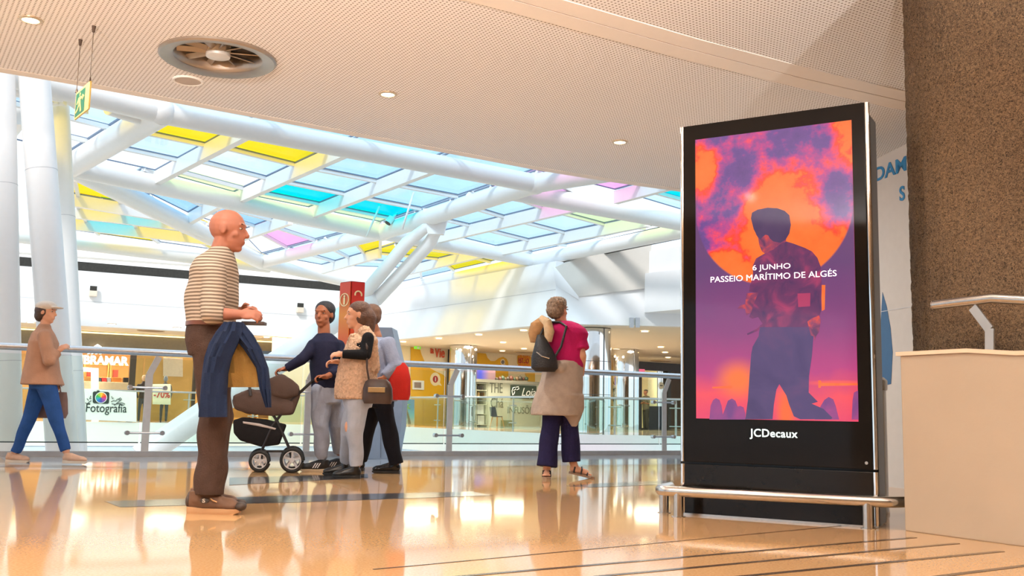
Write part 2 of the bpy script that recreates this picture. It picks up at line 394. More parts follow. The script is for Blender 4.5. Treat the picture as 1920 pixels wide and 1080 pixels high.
# ------------------------------------------------------------------ skylight
ZT, ZP = 5.5, 5.82
def T(px, py, z=ZT): return fl(px, py, z)
sky = thing('skylight', 'white tubular steel skylight roof with blue, yellow and cyan glass panes above the atrium', 'skylight', (-3, 26, ZT), kind='thing')
N1, N2, N3, N4, N5 = T(302, 210), T(132, 312), T(1003, 344), T(715, 436), T(490, 492)
N8, N9, NP, NE6 = T(1000, 489), T(735, 546), T(1300, 428), T(1300, 421)
def tube(a, b, r, ext0=0.0, ext1=0.0):
    d = (b - a).normalized(); m = MB(); m.cyl(a - d * ext0, b + d * ext1, r, n=28); m.build('main_tube', M_steel_white, sky, smooth='auto')
tube(N2, N1, 0.24, 0.6, 0.05); tube(T(60, 150), N1, 0.2, 1.0); tube(N1, N3, 0.2)
tube(N2, N4, 0.22, 0.4); tube(N4, N8, 0.2, 0, 0.0); tube(N2, N5, 0.24, 0.4)
tube(N5, N4, 0.2); tube(N4, N3, 0.22, 0, 0); tube(N3, T(1300, 297), 0.21)
tube(N3 + (N4 - N3) * 0.12, NE6, 0.22); tube(N5, N9, 0.22); tube(N9, N8, 0.2, 0.0, 0.0); tube(N8, NP, 0.2, 0, 1.5)
tube(T(-60, 430), T(505, 500), 0.22); tube(T(-40, 150), T(120, 168), 0.2, 3)
tube(T(205, 198), T(285, 224), 0.16)
for nd in (N1, N2, N3, N4, N5, N8, N9):
    m = MB(); ax = (V((1, 0, 0)), V((0, 1, 0)), Z); m.ell(nd, (0.26, 0.26, 0.24), ax); m.build('node', M_steel_white, sky, smooth=True)
G = {'B': glass('pane_pale_blue', (0.82, 0.93, 1.0), 0.05, 0.16), 'W': glass('pane_clear', (0.96, 0.98, 1.0), 0.05, 0.12), 'Y': glass('pane_yellow', (1.0, 0.84, 0.14), 0.05, 0.1),
     'C': glass('pane_cyan', (0.0, 0.84, 0.88), 0.05, 0.1), 'P': glass('pane_pink', (0.97, 0.66, 0.88), 0.05, 0.1), 'G': glass('pane_pale_green', (0.88, 0.99, 0.70), 0.05, 0.1), 'K': glass('pane_blue', (0.6, 0.8, 0.94), 0.05, 0.2)}
GN = {'Y': 'yellow glass pane', 'C': 'cyan glass pane', 'P': 'pink glass pane', 'G': 'pale green glass pane'}
M_gasket = mat('dark_gasket', (120, 136, 160), 0.6)
def rafter(a, b):
    m = MB(); m.beam(a + Z * 0.12, b + Z * 0.12, 0.14, 0.30); m.build('rafter', M_steel_white, sky)
def bay(a0, a1, b0, b1, cols, ts=None):
    """panes between edge a0-a1 and edge b0-b1; cols listed from the near end (t=1) to the far end"""
    n = len(cols); L = []; lift = V((0, 0, ZP - ZT))
    for i in range(n + 1):
        t = ts[i] if ts else 1 - i / n; L.append((a0.lerp(a1, t), b0.lerp(b1, t)))
    for i, c in enumerate(cols):
        q = [L[i][0], L[i][1], L[i + 1][1], L[i + 1][0]]; ctr = sum(q, V((0, 0, 0))) / 4
        q2 = [ctr + (p - ctr) * 0.965 for p in q]
        m = MB(); m.prism([p + lift for p in q2], Z * 0.025); pane = m.build('glass_pane', G[c], sky, label=GN.get(c))
        m = MB(); ins = [ctr + (p - ctr) * 0.93 for p in q]
        m.rings([[p + lift - Z * 0.03 for p in q2], [p + lift - Z * 0.004 for p in q2], [p + lift - Z * 0.004 for p in ins], [p + lift - Z * 0.03 for p in ins], [p + lift - Z * 0.03 for p in q2]], caps=False)
        bmesh.ops.remove_doubles(m.bm, verts=list(m.bm.verts), dist=1e-5)
        m.build('gasket', M_gasket, pane)
    for i in range(n):
        p0, p1 = L[i]
        if (p1 - p0).length > 0.3:
            m = MB(); m.beam(p0.lerp(p1, 0.03) + Z * (ZP - ZT - 0.06), p1.lerp(p0, 0.03) + Z * (ZP - ZT - 0.06), 0.09, 0.08); m.build('purlin', M_steel_white, sky)
# near field between the two diagonal tubes
R1 = (T(292, 345), T(485, 246)); R2 = (T(440, 383), T(665, 284)); R3 = (T(580, 410), T(832, 315))
for r in (R1, R2, R3): rafter(*r)
e0, e1, e4, e5 = N2.lerp(N4, 0.02), N1, N4, N3
TS4, TS5 = [1.1, 0.82, 0.54, 0.26, 0.0], [1.12, 0.84, 0.57, 0.32, 0.1, 0.0]
bay(e0, e1, R1[0], R1[1], 'BYBW', TS4); bay(R1[0], R1[1], R2[0], R2[1], 'BYBWG', TS5); bay(R2[0], R2[1], R3[0], R3[1], 'BBBCG', TS5); bay(R3[0], R3[1], e4, e5, 'BBBCG', TS5)
# panes on the camera side of the near tube and left of it
d1 = (N1 - N2).normalized()
bay(N1 + d1, N1 + d1 * 4.5, R1[1] + d1, R1[1] + d1 * 4.5, 'BB'); bay(R1[1] + d1, R1[1] + d1 * 4.5, R2[1] + d1, R2[1] + d1 * 4.5, 'BB')
bay(R2[1] + d1, R2[1] + d1 * 4.5, R3[1] + d1, R3[1] + d1 * 4.5, 'WB'); bay(R3[1] + d1, R3[1] + d1 * 4.5, N3 + d1, N3 + d1 * 4.5, 'BP')
sL = (N2 - N4).normalized() * 2.6
bay(N2 + sL, N1 + sL, N2, N1, 'YBWW'); bay(N2 + sL * 2, N1 + sL * 2, N2 + sL, N1 + sL, 'BWWW')
# triangle left of the node
q2, q3 = (T(353, 420), T(412, 388)), (T(449, 452), T(545, 419))
for r in (q2, q3): rafter(*r)
bay(T(225, 360), T(262, 338), q2[0], q2[1], 'BK'); bay(q2[0], q2[1], q3[0], q3[1], 'BKW'); bay(q3[0], q3[1], N5, N4, 'BBPW')
# right field
ra, rb = (T(822, 454), T(1095, 391)), (T(930, 479), T(1216, 423))
for r in (ra, rb): rafter(*r)
bay(N4, N3, ra[0], ra[1], 'PBBB'); bay(ra[0], ra[1], rb[0], rb[1], 'GBBB'); bay(rb[0], rb[1], N8, NP, 'GWBB')
# far field
fa, fbb = (T(604, 512), T(712, 482)), (T(752, 517), T(905, 481))
for r in (fa, fbb): rafter(*r)
bay(N5, N4, fa[0], fa[1], 'YBBB'); bay(fa[0], T(790, 458), fbb[0], fbb[1], 'YYBB'); bay(fbb[0], fbb[1], N9, N8, 'YYBW')
# right top field
sa = (T(1155, 380), T(1262, 352)); rafter(*sa)
bay(N3, N3 + (sa[1] - sa[0]) * 1.4, sa[0], sa[1] + (sa[1] - sa[0]) * 0.4, 'CBP'); bay(sa[0], sa[1], T(1300, 421), T(1420, 385), 'CCB')
# far left field, yellow and cyan, low angle
la, lb, lc = (T(60, 372), T(300, 412)), (T(60, 398), T(385, 436)), (T(60, 420), T(430, 462))
for r in (la, lb, lc): rafter(*r)
bay(T(60, 340), N2.lerp(N5, 0.3), la[0], la[1], 'WYY'); bay(la[0], la[1], lb[0], lb[1], 'YCYW'); bay(lb[0], lb[1], lc[0], lc[1], 'YYCY'); bay(lc[0], lc[1], T(60, 440), T(500, 498), 'YWYC')
# yellow stained gutter beam over the left bulkhead
m = MB(); m.beam(T(-20, 466, 5.45), T(400, 497, 5.45), 0.5, 0.16); m.build('gutter_beam', M_steel_white, sky)
for px, py in ((383, 500),):
    m = MB(); p = T(px, py, 5.4); m.beam(p, p - Z * 0.7, 0.14, 0.14, up=V((0, 1, 0))); m.build('post', M_steel_white, sky)
# hanging rods, small spotlights on the tube
for (x0, y0, x1, y1) in ((717, 374, 687, 444), (776, 360, 754, 430)):
    p = T(x0, y0, 6.0); b_ = at(x1, y1, p.y); m = MB(); m.cyl(p, b_, 0.025, n=10); m.build('hanging_rod', M_steel_white, sky, smooth=True)
def spot(px, py, Yd, where):
    p = at(px, py, Yd)
    s_ = thing('spotlight', 'small white spotlight clamped on a roof tube, ' + where, 'spotlight', p)
    m = MB(); m.cyl(p + Z * 0.06, p - Z * 0.1 - V((0.1, 0.05, 0)), 0.09, 0.1, n=16); m.build('housing', M_steel_white, s_, smooth='auto')
    m = MB(); m.cyl(p - Z * 0.101 - V((0.1, 0.05, 0)), p - Z * 0.115 - V((0.107, 0.055, 0)), 0.085, n=16); m.build('lens', M_black, s_)
    m = MB(); m.cyl(p + Z * 0.05, p + Z * 0.2 + V((0.12, 0.1, 0)), 0.03, n=8); m.build('bracket', M_steel_white, s_)
spot(735, 412, 26.2, 'right of the cyan panes'); spot(886, 366, 23.2, 'beneath the near ceiling edge'); spot(615, 449, 30.0, 'right of the pink pane')
spot(517, 477, 33.5, 'beneath the pink pane')
# struts that carry the roof
M_strut = M_steel_white
st = thing('roof_strut', 'thick white diagonal steel strut of two tubes rising behind the red totem', 'roof strut', T(815, 410), kind='thing')
top = T(818, 418, 5.35); ft = at(690, 562, 26.5); low = at(262, 858, 24.0)
side = V((0.22, 0.02, 0.0))
for sgn in (-1, 1):
    m = MB(); m.tube([top + side * sgn * 0.5, (top + side * sgn * 1.4).lerp(ft + side * sgn, 0.25), ft + side * sgn], [0.12, 0.17, 0.18], n=20); m.build('twin_tube', M_strut, st, smooth='auto')
m = MB(); m.tube([ft + V((0, 0, 0.05)), ft.lerp(low, 0.4), low], [0.24, 0.31, 0.30], n=24); m.build('lower_tube', M_strut, st, smooth='auto')
m = MB(); m.ell(ft, (0.36, 0.3, 0.3), (V((1, 0, 0)), V((0, 1, 0)), Z)); m.build('joint', M_strut, st, smooth=True)
m = MB(); m.prism([top + V((-0.35, -0.1, 0.35)), top + V((0.35, -0.1, 0.35)), top + V((0.2, -0.1, -0.3)), top + V((-0.2, -0.1, -0.3))], V((0, 0.2, 0))); m.build('gusset_plate', M_strut, st)
# white columns on the left
def column(lab, xt, yt, xb, yb, Yd, r):
    a, b = at(xt, yt, Yd), at(xb, yb, Yd)
    c = thing('steel_column', lab, 'column', (b.x, b.y, -5), kind='thing')
    d = (b - a).normalized(); m = MB(); m.cyl(a - d * 0.6, b + d * 5.0, r, n=40); m.build('shaft', M_steel_white, c, smooth='auto')
    for f in (0.35, 0.8):
        p = a.lerp(b, f); m = MB(); m.cyl(p - d * 0.004, p + d * 0.004, r + 0.002, n=40); m.build('weld_seam', mat('seam_grey', (200, 202, 206), 0.5), c)
column('round white steel column, front one of the close pair behind the glass railing', 58, 60, 116, 830, 13.4, 0.205)
column('round white steel column half hidden behind the front one of the pair', 102, 190, 134, 830, 16.5, 0.235)
column('white steel column cut by the left edge of the photo', -2, 100, 12, 830, 13.2, 0.2)
br = MB(); bp = at(108, 186, 15.6); br.box(bp, (0.22, 0.2, 0.16)); br.box(bp + V((-0.06, -0.1, -0.06)), (0.05, 0.08, 0.12)); br.box(bp + V((0.04, -0.1, -0.06)), (0.05, 0.08, 0.12)); br.box(bp + V((0.1, 0.4, 0.05)), (0.12, 0.8, 0.1)); br.build('column_bracket', M_steel_white, sky)
m = MB(); m.cyl(at(-10, 268, 20), at(34, 208, 17), 0.24, n=24); m.build('main_tube', M_steel_white, sky, smooth='auto')
# ------------------------------------------------------------------ digital advertising kiosk
KA = -0.53638; KO = V((1.0817, 6.3145, 0)); KD = V((math.cos(KA), math.sin(KA), 0)); KN = V((math.sin(KA), -math.cos(KA), 0))  # KN faces the camera
KW, KH = 1.160, 2.473
def K(u, z, out=0.0): return KO + KD * u + Z * z + KN * out
def kp(px, py, out=0.0):
    d = ray(px, py); t = ((KO - EYE).dot(KN)) / d.dot(KN); return EYE + d * t + KN * out
kx = (KD, KN, Z)
M_gloss = mat('black_glass', (20, 16, 13), 0.05, spec=0.12, var=0.05)
M_gloss2 = mat('black_gloss_panel', (20, 17, 15), 0.10, spec=0.2, var=0.1)
kiosk = thing('advertising_kiosk', 'tall black free-standing advertising screen showing a figure before an orange moon', 'advertising screen', KO + KD * 0.58, kind='thing')
m = MB(); m.box(K(0.553, 1.216, -0.2), (KW + 0.045, 0.2, 2.432), kx); m.build('rear_housing', M_gloss2, kiosk, bevel=0.012)
m = MB(); m.box(K(0.58, (0.325 + KH) / 2, -0.05), (KW - 0.03, 0.10, KH - 0.325), kx); m.build('front_door', M_gloss, kiosk, bevel=0.004)
m = MB(); m.box(K(0.58, 0.155, -0.055), (KW - 0.03, 0.10, 0.31), kx); m.build('plinth', M_gloss2, kiosk, bevel=0.004)
m = MB(); m.box(K(0.58, 0.006, -0.05), (KW + 0.02, 0.14, 0.012), kx); m.build('base_plate', M_steel, kiosk)
for u in (0.004, KW - 0.004):
    for z0, z1 in ((0.325, KH), (0.012, 0.31)):
        m = MB(); m.cyl(K(u, z0, -0.016), K(u, z1, -0.016), 0.016, n=20); m.build('edge_trim', M_chrome, kiosk, smooth='auto', label='polished chrome corner trim')
for u, z in ((-0.03, 0.42), (KW - 0.05, 0.36)):
    m = MB(); m.cyl(K(u, z, -0.101 if u < 0 else 0), K(u, z, -0.094 if u < 0 else 0.002), 0.009, n=14); m.build('lock', M_steel, kiosk)
# the picture on the screen
def screen_material():
    m = bpy.data.materials.new('lit_screen'); m.use_nodes = True; n = m.node_tree; b = n.nodes['Principled BSDF']; L = n.links.new
    b.inputs['Base Color'].default_value = (0.01, 0.01, 0.01, 1); b.inputs['Roughness'].default_value = 0.06; b.inputs['Specular IOR Level'].default_value = 0.35
    uv = n.nodes.new('ShaderNodeUVMap'); sp = n.nodes.new('ShaderNodeSeparateXYZ'); L(uv.outputs['UV'], sp.inputs[0])
    def M(op, a, b_=None, c=None):
        q = n.nodes.new('ShaderNodeMath'); q.operation = op
        for i, x in enumerate((a, b_, c)):
            if x is None: continue
            if isinstance(x, (int, float)): q.inputs[i].default_value = x
            else: L(x, q.inputs[i])
        return q.outputs[0]
    def sm(x, a, b_):
        q = n.nodes.new('ShaderNodeMapRange'); q.interpolation_type = 'SMOOTHSTEP'; L(x, q.inputs['Value'])
        q.inputs['From Min'].default_value = a; q.inputs['From Max'].default_value = b_; return q.outputs['Result']
    def mix(f, a, b_):
        q = n.nodes.new('ShaderNodeMix'); q.data_type = 'RGBA'; L(f, q.inputs['Factor'])
        for i, x in ((6, a), (7, b_)):
            if isinstance(x, tuple): q.inputs[i].default_value = lin(x)
            else: L(x, q.inputs[i])
        return q.outputs[2]
    u = sp.outputs['X']; v = sp.outputs['Y']           # u 0..0.974, v 0..1.782 in metres
    def dist(cx, cy, ax=1.0, ay=1.0):
        a = M('MULTIPLY', M('SUBTRACT', u, cx), ax); c = M('MULTIPLY', M('SUBTRACT', v, cy), ay)
        return M('SQRT', M('ADD', M('MULTIPLY', a, a), M('MULTIPLY', c, c)))
    nz = n.nodes.new('ShaderNodeTexNoise'); nz.inputs['Scale'].default_value = 5.0; nz.inputs['Detail'].default_value = 8; nz.inputs['Roughness'].default_value = 0.62
    L(uv.outputs['UV'], nz.inputs['Vector']); noise = nz.outputs['Fac']
    n2 = n.nodes.new('ShaderNodeTexNoise'); n2.inputs['Scale'].default_value = 2.2; n2.inputs['Detail'].default_value = 4
    L(uv.outputs['UV'], n2.inputs['Vector'])
    glow = M('SUBTRACT', 1.0, sm(dist(0.53, 1.16, 1.05, 0.80), 0.10, 0.42))
    glow2 = M('SUBTRACT', 1.0, sm(dist(0.02, 1.58, 1.0, 0.75), 0.05, 0.20))
    glow3 = M('SUBTRACT', 1.0, sm(dist(0.98, 1.72, 0.9, 0.6), 0.04, 0.22))
    glow4 = M('SUBTRACT', 1.0, sm(dist(0.85, 0.92, 1.0, 1.1), 0.05, 0.34))
    glow5 = M('SUBTRACT', 1.0, sm(dist(0.20, 0.92, 0.8, 1.3), 0.05, 0.26))
    bias = M('MAXIMUM', M('MAXIMUM', glow, M('MULTIPLY', glow2, 0.72)), M('MAXIMUM', M('MULTIPLY', glow3, 0.6), M('MAXIMUM', M('MULTIPLY', glow4, 0.9), M('MULTIPLY', glow5, 0.95))))
    t = M('ADD', M('MULTIPLY', noise, 1.35), M('SUBTRACT', M('MULTIPLY', bias, 0.64), 0.36))
    rp = n.nodes.new('ShaderNodeValToRGB'); L(t, rp.inputs['Fac']); cr = rp.color_ramp
    pts = [(0.0, (86, 62, 124)), (0.28, (112, 72, 146)), (0.42, (196, 66, 138)), (0.52, (250, 74, 98)), (0.60, (255, 66, 40)), (0.68, (255, 112, 44)), (1.0, (255, 122, 52))]
    cr.elements[0].position, cr.elements[0].color = pts[0][0], lin(pts[0][1]); cr.elements[1].position, cr.elements[1].color = pts[-1][0], lin(pts[-1][1])
    for p_, c_ in pts[1:-1]:
        e = cr.elements.new(p_); e.color = lin(c_)
    # ground: purple fading through magenta into red at the foot of the picture
    g = n.nodes.new('ShaderNodeValToRGB'); L(M('ADD', M('MULTIPLY', v, 1 / 1.1), M('MULTIPLY', M('SUBTRACT', n2.outputs['Fac'], 0.5), 0.28)), g.inputs['Fac']); gr = g.color_ramp
    gp = [(0.0, (236, 66, 104)), (0.12, (250, 78, 92)), (0.25, (190, 60, 126)), (0.5, (142, 62, 122)), (0.85, (104, 66, 118))]
    gr.elements[0].position, gr.elements[0].color = gp[0][0], lin(gp[0][1]); gr.elements[1].position, gr.elements[1].color = gp[-1][0], lin(gp[-1][1])
    for p_, c_ in gp[1:-1]:
        e = gr.elements.new(p_); e.color = lin(c_)
    gl = M('SUBTRACT', 1.0, sm(dist(0.27, 0.24, 1.0, 1.2), 0.03, 0.19)); gcol = mix(gl, g.outputs['Color'], (255, 118, 52))
    gl2 = M('SUBTRACT', 1.0, sm(dist(0.56, 0.04, 2.2, 0.8), 0.03, 0.18)); gcol = mix(gl2, gcol, (255, 104, 46))
    gl3 = M('SUBTRACT', 1.0, sm(dist(0.86, 0.22, 0.35, 3.4), 0.02, 0.08)); gcol = mix(gl3, gcol, (250, 92, 84))
    moon = M('SUBTRACT', 1.0, sm(dist(0.49, 1.30), 0.478, 0.492))
    top = sm(v, 1.30, 1.46)
    inside = M('MAXIMUM', moon, top)
    col = mix(inside, gcol, rp.outputs['Color'])
    L(col, b.inputs['Emission Color']); b.inputs['Emission Strength'].default_value = 1.0
    return m
S0, S1, SZ0, SZ1 = 0.0967, 1.0715, 0.592, 2.374
me = bpy.data.meshes.new('screen'); bm = bmesh.new(); uvl = bm.loops.layers.uv.new('UVMap')
front = [bm.verts.new(K(u, z, 0.003)) for u, z in ((S0, SZ0), (S1, SZ0), (S1, SZ1), (S0, SZ1))]
back = [bm.verts.new(K(u, z, -0.02)) for u, z in ((S0, SZ0), (S1, SZ0), (S1, SZ1), (S0, SZ1))]
f = bm.faces.new(front)
for l, (u, v_) in zip(f.loops, ((0, 0), (S1 - S0, 0), (S1 - S0, SZ1 - SZ0), (0, SZ1 - SZ0))): l[uvl].uv = (u, v_)
bm.faces.new(back[::-1])
for i in range(4): bm.faces.new((front[i], back[i], back[(i + 1) % 4], front[(i + 1) % 4]))
bm.transform(inv_of(kiosk)); bm.to_mesh(me); bm.free()
screen = link_mesh('screen', me, screen_material(), kiosk, 'lit screen with an orange moon and purple clouds')
def emis(name, pts, es=1.0, scale=4.0, z0=0.3, z1=0.7):
    m = bpy.data.materials.new(name); m.use_nodes = True; n = m.node_tree; b = n.nodes['Principled BSDF']
    b.inputs['Base Color'].default_value = (0.01, 0.01, 0.01, 1); b.inputs['Roughness'].default_value = 0.06; b.inputs['Specular IOR Level'].default_value = 0.35
    tc = n.nodes.new('ShaderNodeTexCoord'); nz = n.nodes.new('ShaderNodeTexNoise'); nz.inputs['Scale'].default_value = scale; nz.inputs['Detail'].default_value = 3; nz.inputs['Distortion'].default_value = 1.2
    rp = n.nodes.new('ShaderNodeValToRGB'); rp.color_ramp.elements[0].position = z0; rp.color_ramp.elements[1].position = z1
    rp.color_ramp.elements[0].color = lin(pts[0]); rp.color_ramp.elements[1].color = lin(pts[-1])
    for i, c in enumerate(pts[1:-1]):
        e = rp.color_ramp.elements.new(z0 + (z1 - z0) * (i + 1) / (len(pts) - 1)); e.color = lin(c)
    n.links.new(tc.outputs['Object'], nz.inputs['Vector']); n.links.new(nz.outputs['Fac'], rp.inputs['Fac']); n.links.new(rp.outputs['Color'], b.inputs['Emission Color'])
    b.inputs['Emission Strength'].default_value = es; return m
def za(p): return (1300 + p[0] / 3.725, 210 + p[1] / 3.725)
def zb(p): return (1300 + p[0] / 3.6, 500 + p[1] / 3.6)
def pic(name, pts, m, out, conv=None):
    q = MB(); q.prism([kp(*(conv(p) if conv else p), out) for p in pts], -KN * 0.0012); return q.build(name, m, screen)
E_hair = emis('print_dark_violet', [(62, 44, 92), (82, 60, 104)])
E_skin = emis('print_plum', [(92, 48, 92), (150, 60, 96), (226, 76, 66)], scale=14)
E_shirt = emis('print_shirt', [(78, 44, 92), (112, 50, 98), (176, 58, 104)], scale=7)
E_trou = emis('print_trousers', [(72, 52, 100), (84, 62, 110), (104, 66, 112)], scale=3)
E_crowd = emis('print_crowd', [(120, 62, 128), (170, 66, 132)], scale=6)
E_orange = emis('print_orange', [(255, 96, 44), (255, 124, 54)])
pic('print_crowd', [(110, 1032), (118, 940), (135, 900), (155, 888), (178, 900), (192, 940), (200, 1000), (215, 960), (235, 905), (262, 890), (285, 905), (300, 945), (318, 940), (340, 950), (352, 990), (352, 1032)], E_crowd, 0.0045, zb)
pic('print_crowd', [(820, 1032), (850, 960), (885, 900), (915, 880), (945, 895), (962, 940), (985, 1032)], E_crowd, 0.0045, zb)
pic('print_crowd', [(1070, 1032), (1076, 900), (1085, 850), (1113, 836), (1116, 1032)], E_crowd, 0.0045, zb)
pic('print_light_bar', [(845, 768), (862, 768), (866, 785), (1110, 788), (1110, 800), (864, 806), (860, 818), (845, 818)], E_orange, 0.0046, zb)
pic('print_light_bar', [(130, 812), (262, 802), (262, 822), (130, 822)], E_orange, 0.0046, zb)
pic('print_light_bar', [(864, 124), (892, 124), (888, 290), (868, 300)], E_orange, 0.0046, zb)
pic('print_trousers', [(452, 395), (560, 392), (780, 398), (812, 460), (802, 600), (782, 740), (780, 850), (842, 912), (800, 925), (880, 960), (940, 1020), (930, 1030), (722, 1030), (680, 1010), (648, 930), (630, 870), (582, 793), (562, 830), (545, 930), (536, 1030), (352, 1030), (370, 900), (382, 720), (392, 590), (402, 540), (442, 470)], E_trou, 0.005, zb)
pic('print_neck', [(436, 850), (455, 880), (462, 930), (482, 975), (505, 992), (520, 1030), (640, 960), (650, 890), (600, 880), (530, 860)], E_skin, 0.0055, za)
shirt = [za(p) for p in [(500, 990), (560, 962), (600, 930), (650, 905), (700, 920), (780, 950), (830, 975), (868, 1020), (892, 1084)]] + [zb(p) for p in [(868, 130), (864, 300), (850, 338), (800, 365), (775, 385), (782, 408), (452, 408), (440, 432), (368, 462), (364, 452), (430, 420), (470, 385), (452, 360), (440, 340), (400, 352), (378, 340), (392, 310), (410, 250), (440, 180), (378, 168), (384, 130), (405, 70)]] + [za(p) for p in [(418, 1075), (440, 1024)]]
pic('print_shirt', shirt, E_shirt, 0.006, None)
pic('print_arm', [(362, 180), (440, 176), (415, 240), (392, 312), (360, 330), (352, 284), (300, 284), (318, 262), (352, 254)], E_skin, 0.0065, zb)
pic('print_hand', [(772, 372), (800, 350), (850, 330), (862, 360), (850, 440), (830, 470), (822, 500), (815, 470), (795, 465)], E_skin, 0.0067, zb)
pic('print_pocket', [(705, 182), (792, 178), (790, 268), (710, 274)], emis('print_pocket', [(190, 62, 104), (176, 56, 100)]), 0.0068, zb)
hair = [(405, 745), (412, 705), (450, 684), (520, 670), (590, 674), (640, 692), (672, 722), (683, 790), (672, 850), (648, 890), (610, 915), (560, 905), (536, 884), (524, 862), (505, 858), (488, 872), (470, 892), (448, 866), (424, 820)]
pic('print_hair', hair, E_hair, 0.0070, za)
pic('print_ear', [(496, 868), (512, 862), (524, 880), (524, 915), (512, 930), (500, 905)], E_skin, 0.0075, za)
M_screenwhite = mat('screen_white', (250, 246, 255), 0.4, emit=(250, 244, 255), es=1.0)
a, b = kp(1333, 530), kp(1569, 517)
o = (a + b) / 2; o.z = kp(1451, 524).z + 0.0; text('lettering', 'PASSEIO MARÍTIMO DE ALGÉS', o + KN * 0.009, KD, Z, 0.052, M_screenwhite, screen, width=(b - a).length, ext=0.0005)
a, b = kp(1412, 511), kp(1483, 508); o = (a + b) / 2 + KN * 0.009; text('lettering', '6 JUNHO', o + Z * 0.014, KD, Z, 0.046, M_screenwhite, screen, width=(b - a).length, ext=0.0005)
text('lettering', 'JCDecaux', K(0.581, 0.4905, 0.0025), KD, Z, 0.066, mat('lit_logo_white', (230, 255, 250), 0.4, emit=(225, 255, 250), es=1.3), kiosk, width=0.288, ext=0.001, bold=0.0007, sp=1.06, label='small lit white lettering')

# ------------------------------------------------------------------ steel bumper rail in front of the kiosk
gr = thing('bumper_rail', 'low brushed steel bumper rail around the foot of the advertising screen', 'bumper rail', fl(1440, 985))
zr = 0.15
pl = fl(1272, 969); pr = fl(1628, 991)
rd = (pr - pl).normalized(); rn = V((-rd.y, rd.x, 0))   # rn points away from the camera
a = pl - rd * 0.07; b = pr + rd * 0.13
path = [b + rn * 0.34 + rd * 0.10, b + rn * 0.2 + rd * 0.09, b + rn * 0.09 + rd * 0.055, b + rn * 0.03 + rd * 0.0, b - rd * 0.06]
path += [a + rd * 0.05, a - rd * 0.01 + rn * 0.012, a - rd * 0.055 + rn * 0.05, a - rd * 0.075 + rn * 0.11, a - rd * 0.075 + rn * 0.35]
m = MB(); m.tube([V((p.x, p.y, zr)) for p in path], 0.031, n=20); m.build('rail', M_steel, gr, smooth='auto')
for p in (pl, pr, a - rd * 0.075 + rn * 0.2):
    m = MB(); m.cyl(V((p.x, p.y, 0)), V((p.x, p.y, zr - 0.01)), 0.030, n=20); m.build('post', M_steel, gr, smooth='auto')
    m = MB(); m.cyl(V((p.x, p.y, 0)), V((p.x, p.y, 0.004)), 0.042, n=20); m.build('foot_ring', M_steel, gr, smooth='auto')

# ------------------------------------------------------------------ parapet, handrail, concrete column, waste bin
c0 = fl(1697, 995); c1 = fl(1920, 1025); cdn = (c1 - c0).normalized(); cbk = V((-cdn.y, cdn.x, 0))
M_parapet = mat('cream_render', (174, 156, 134), 0.55, var=0.035, scale=2.2, bump=0.05, bscale=30)
ce = c0 + cdn * 3.0
if cbk.y < 0: cbk = -cbk
m = MB()
top_pts = [(0.0, 0.965), (0.43, 0.965), (0.705, 0.94), (3.0, 0.90)]
pts = [c0 + cdn * 3.0, c0]; 
pts = [c0 + Z * 0.0] + [c0 + cdn * t + Z * z for t, z in top_pts] + [c0 + cdn * 3.0]
m.prism(pts, cbk * 0.13); parapet = struct(m.build('wall_parapet', M_parapet, bevel=0.006))
m = MB()
m.prism([c0 + cdn * t + Z * z - cdn * (0.02 if t == 0 else 0) - cbk * 0.012 for t, z in top_pts] + [c0 + cdn * t + Z * (z + 0.022) - cdn * (0.02 if t == 0 else 0) - cbk * 0.012 for t, z in top_pts[::-1]], cbk * 0.15)
struct(m.build('trim_11', mat('cream_coping', (222, 198, 170), 0.5, var=0.03)))
hr = thing('handrail', 'brushed steel tube handrail on a bent flat bracket above the cream parapet', 'handrail', c0 + cdn * 0.4 + Z * 0.98)
def hp(px, py, back=0.07):
    d = ray(px, py); q = c0 + cbk * back; t = ((q - EYE).dot(cbk)) / d.dot(cbk); return EYE + d * t
m = MB(); m.tube([hp(1752, 572), hp(1800, 566), hp(1862, 559), hp(1935, 563), hp(2080, 571)], 0.026, n=18); m.build('rail', M_steel, hr, smooth='auto')
m = MB()
for p, q in ((hp(1824, 576), hp(1856, 618)), (hp(1856, 616), hp(1856, 660))): m.beam(p, q, 0.012, 0.05, up=cdn)
m.build('bracket', mat('grey_steel_flat', (176, 172, 166), 0.35, metal=0.8), hr)
m = MB(); m.cyl(hp(1752, 572), hp(1750.5, 572.2), 0.0275, n=18); m.build('end_cap', M_steel, hr)
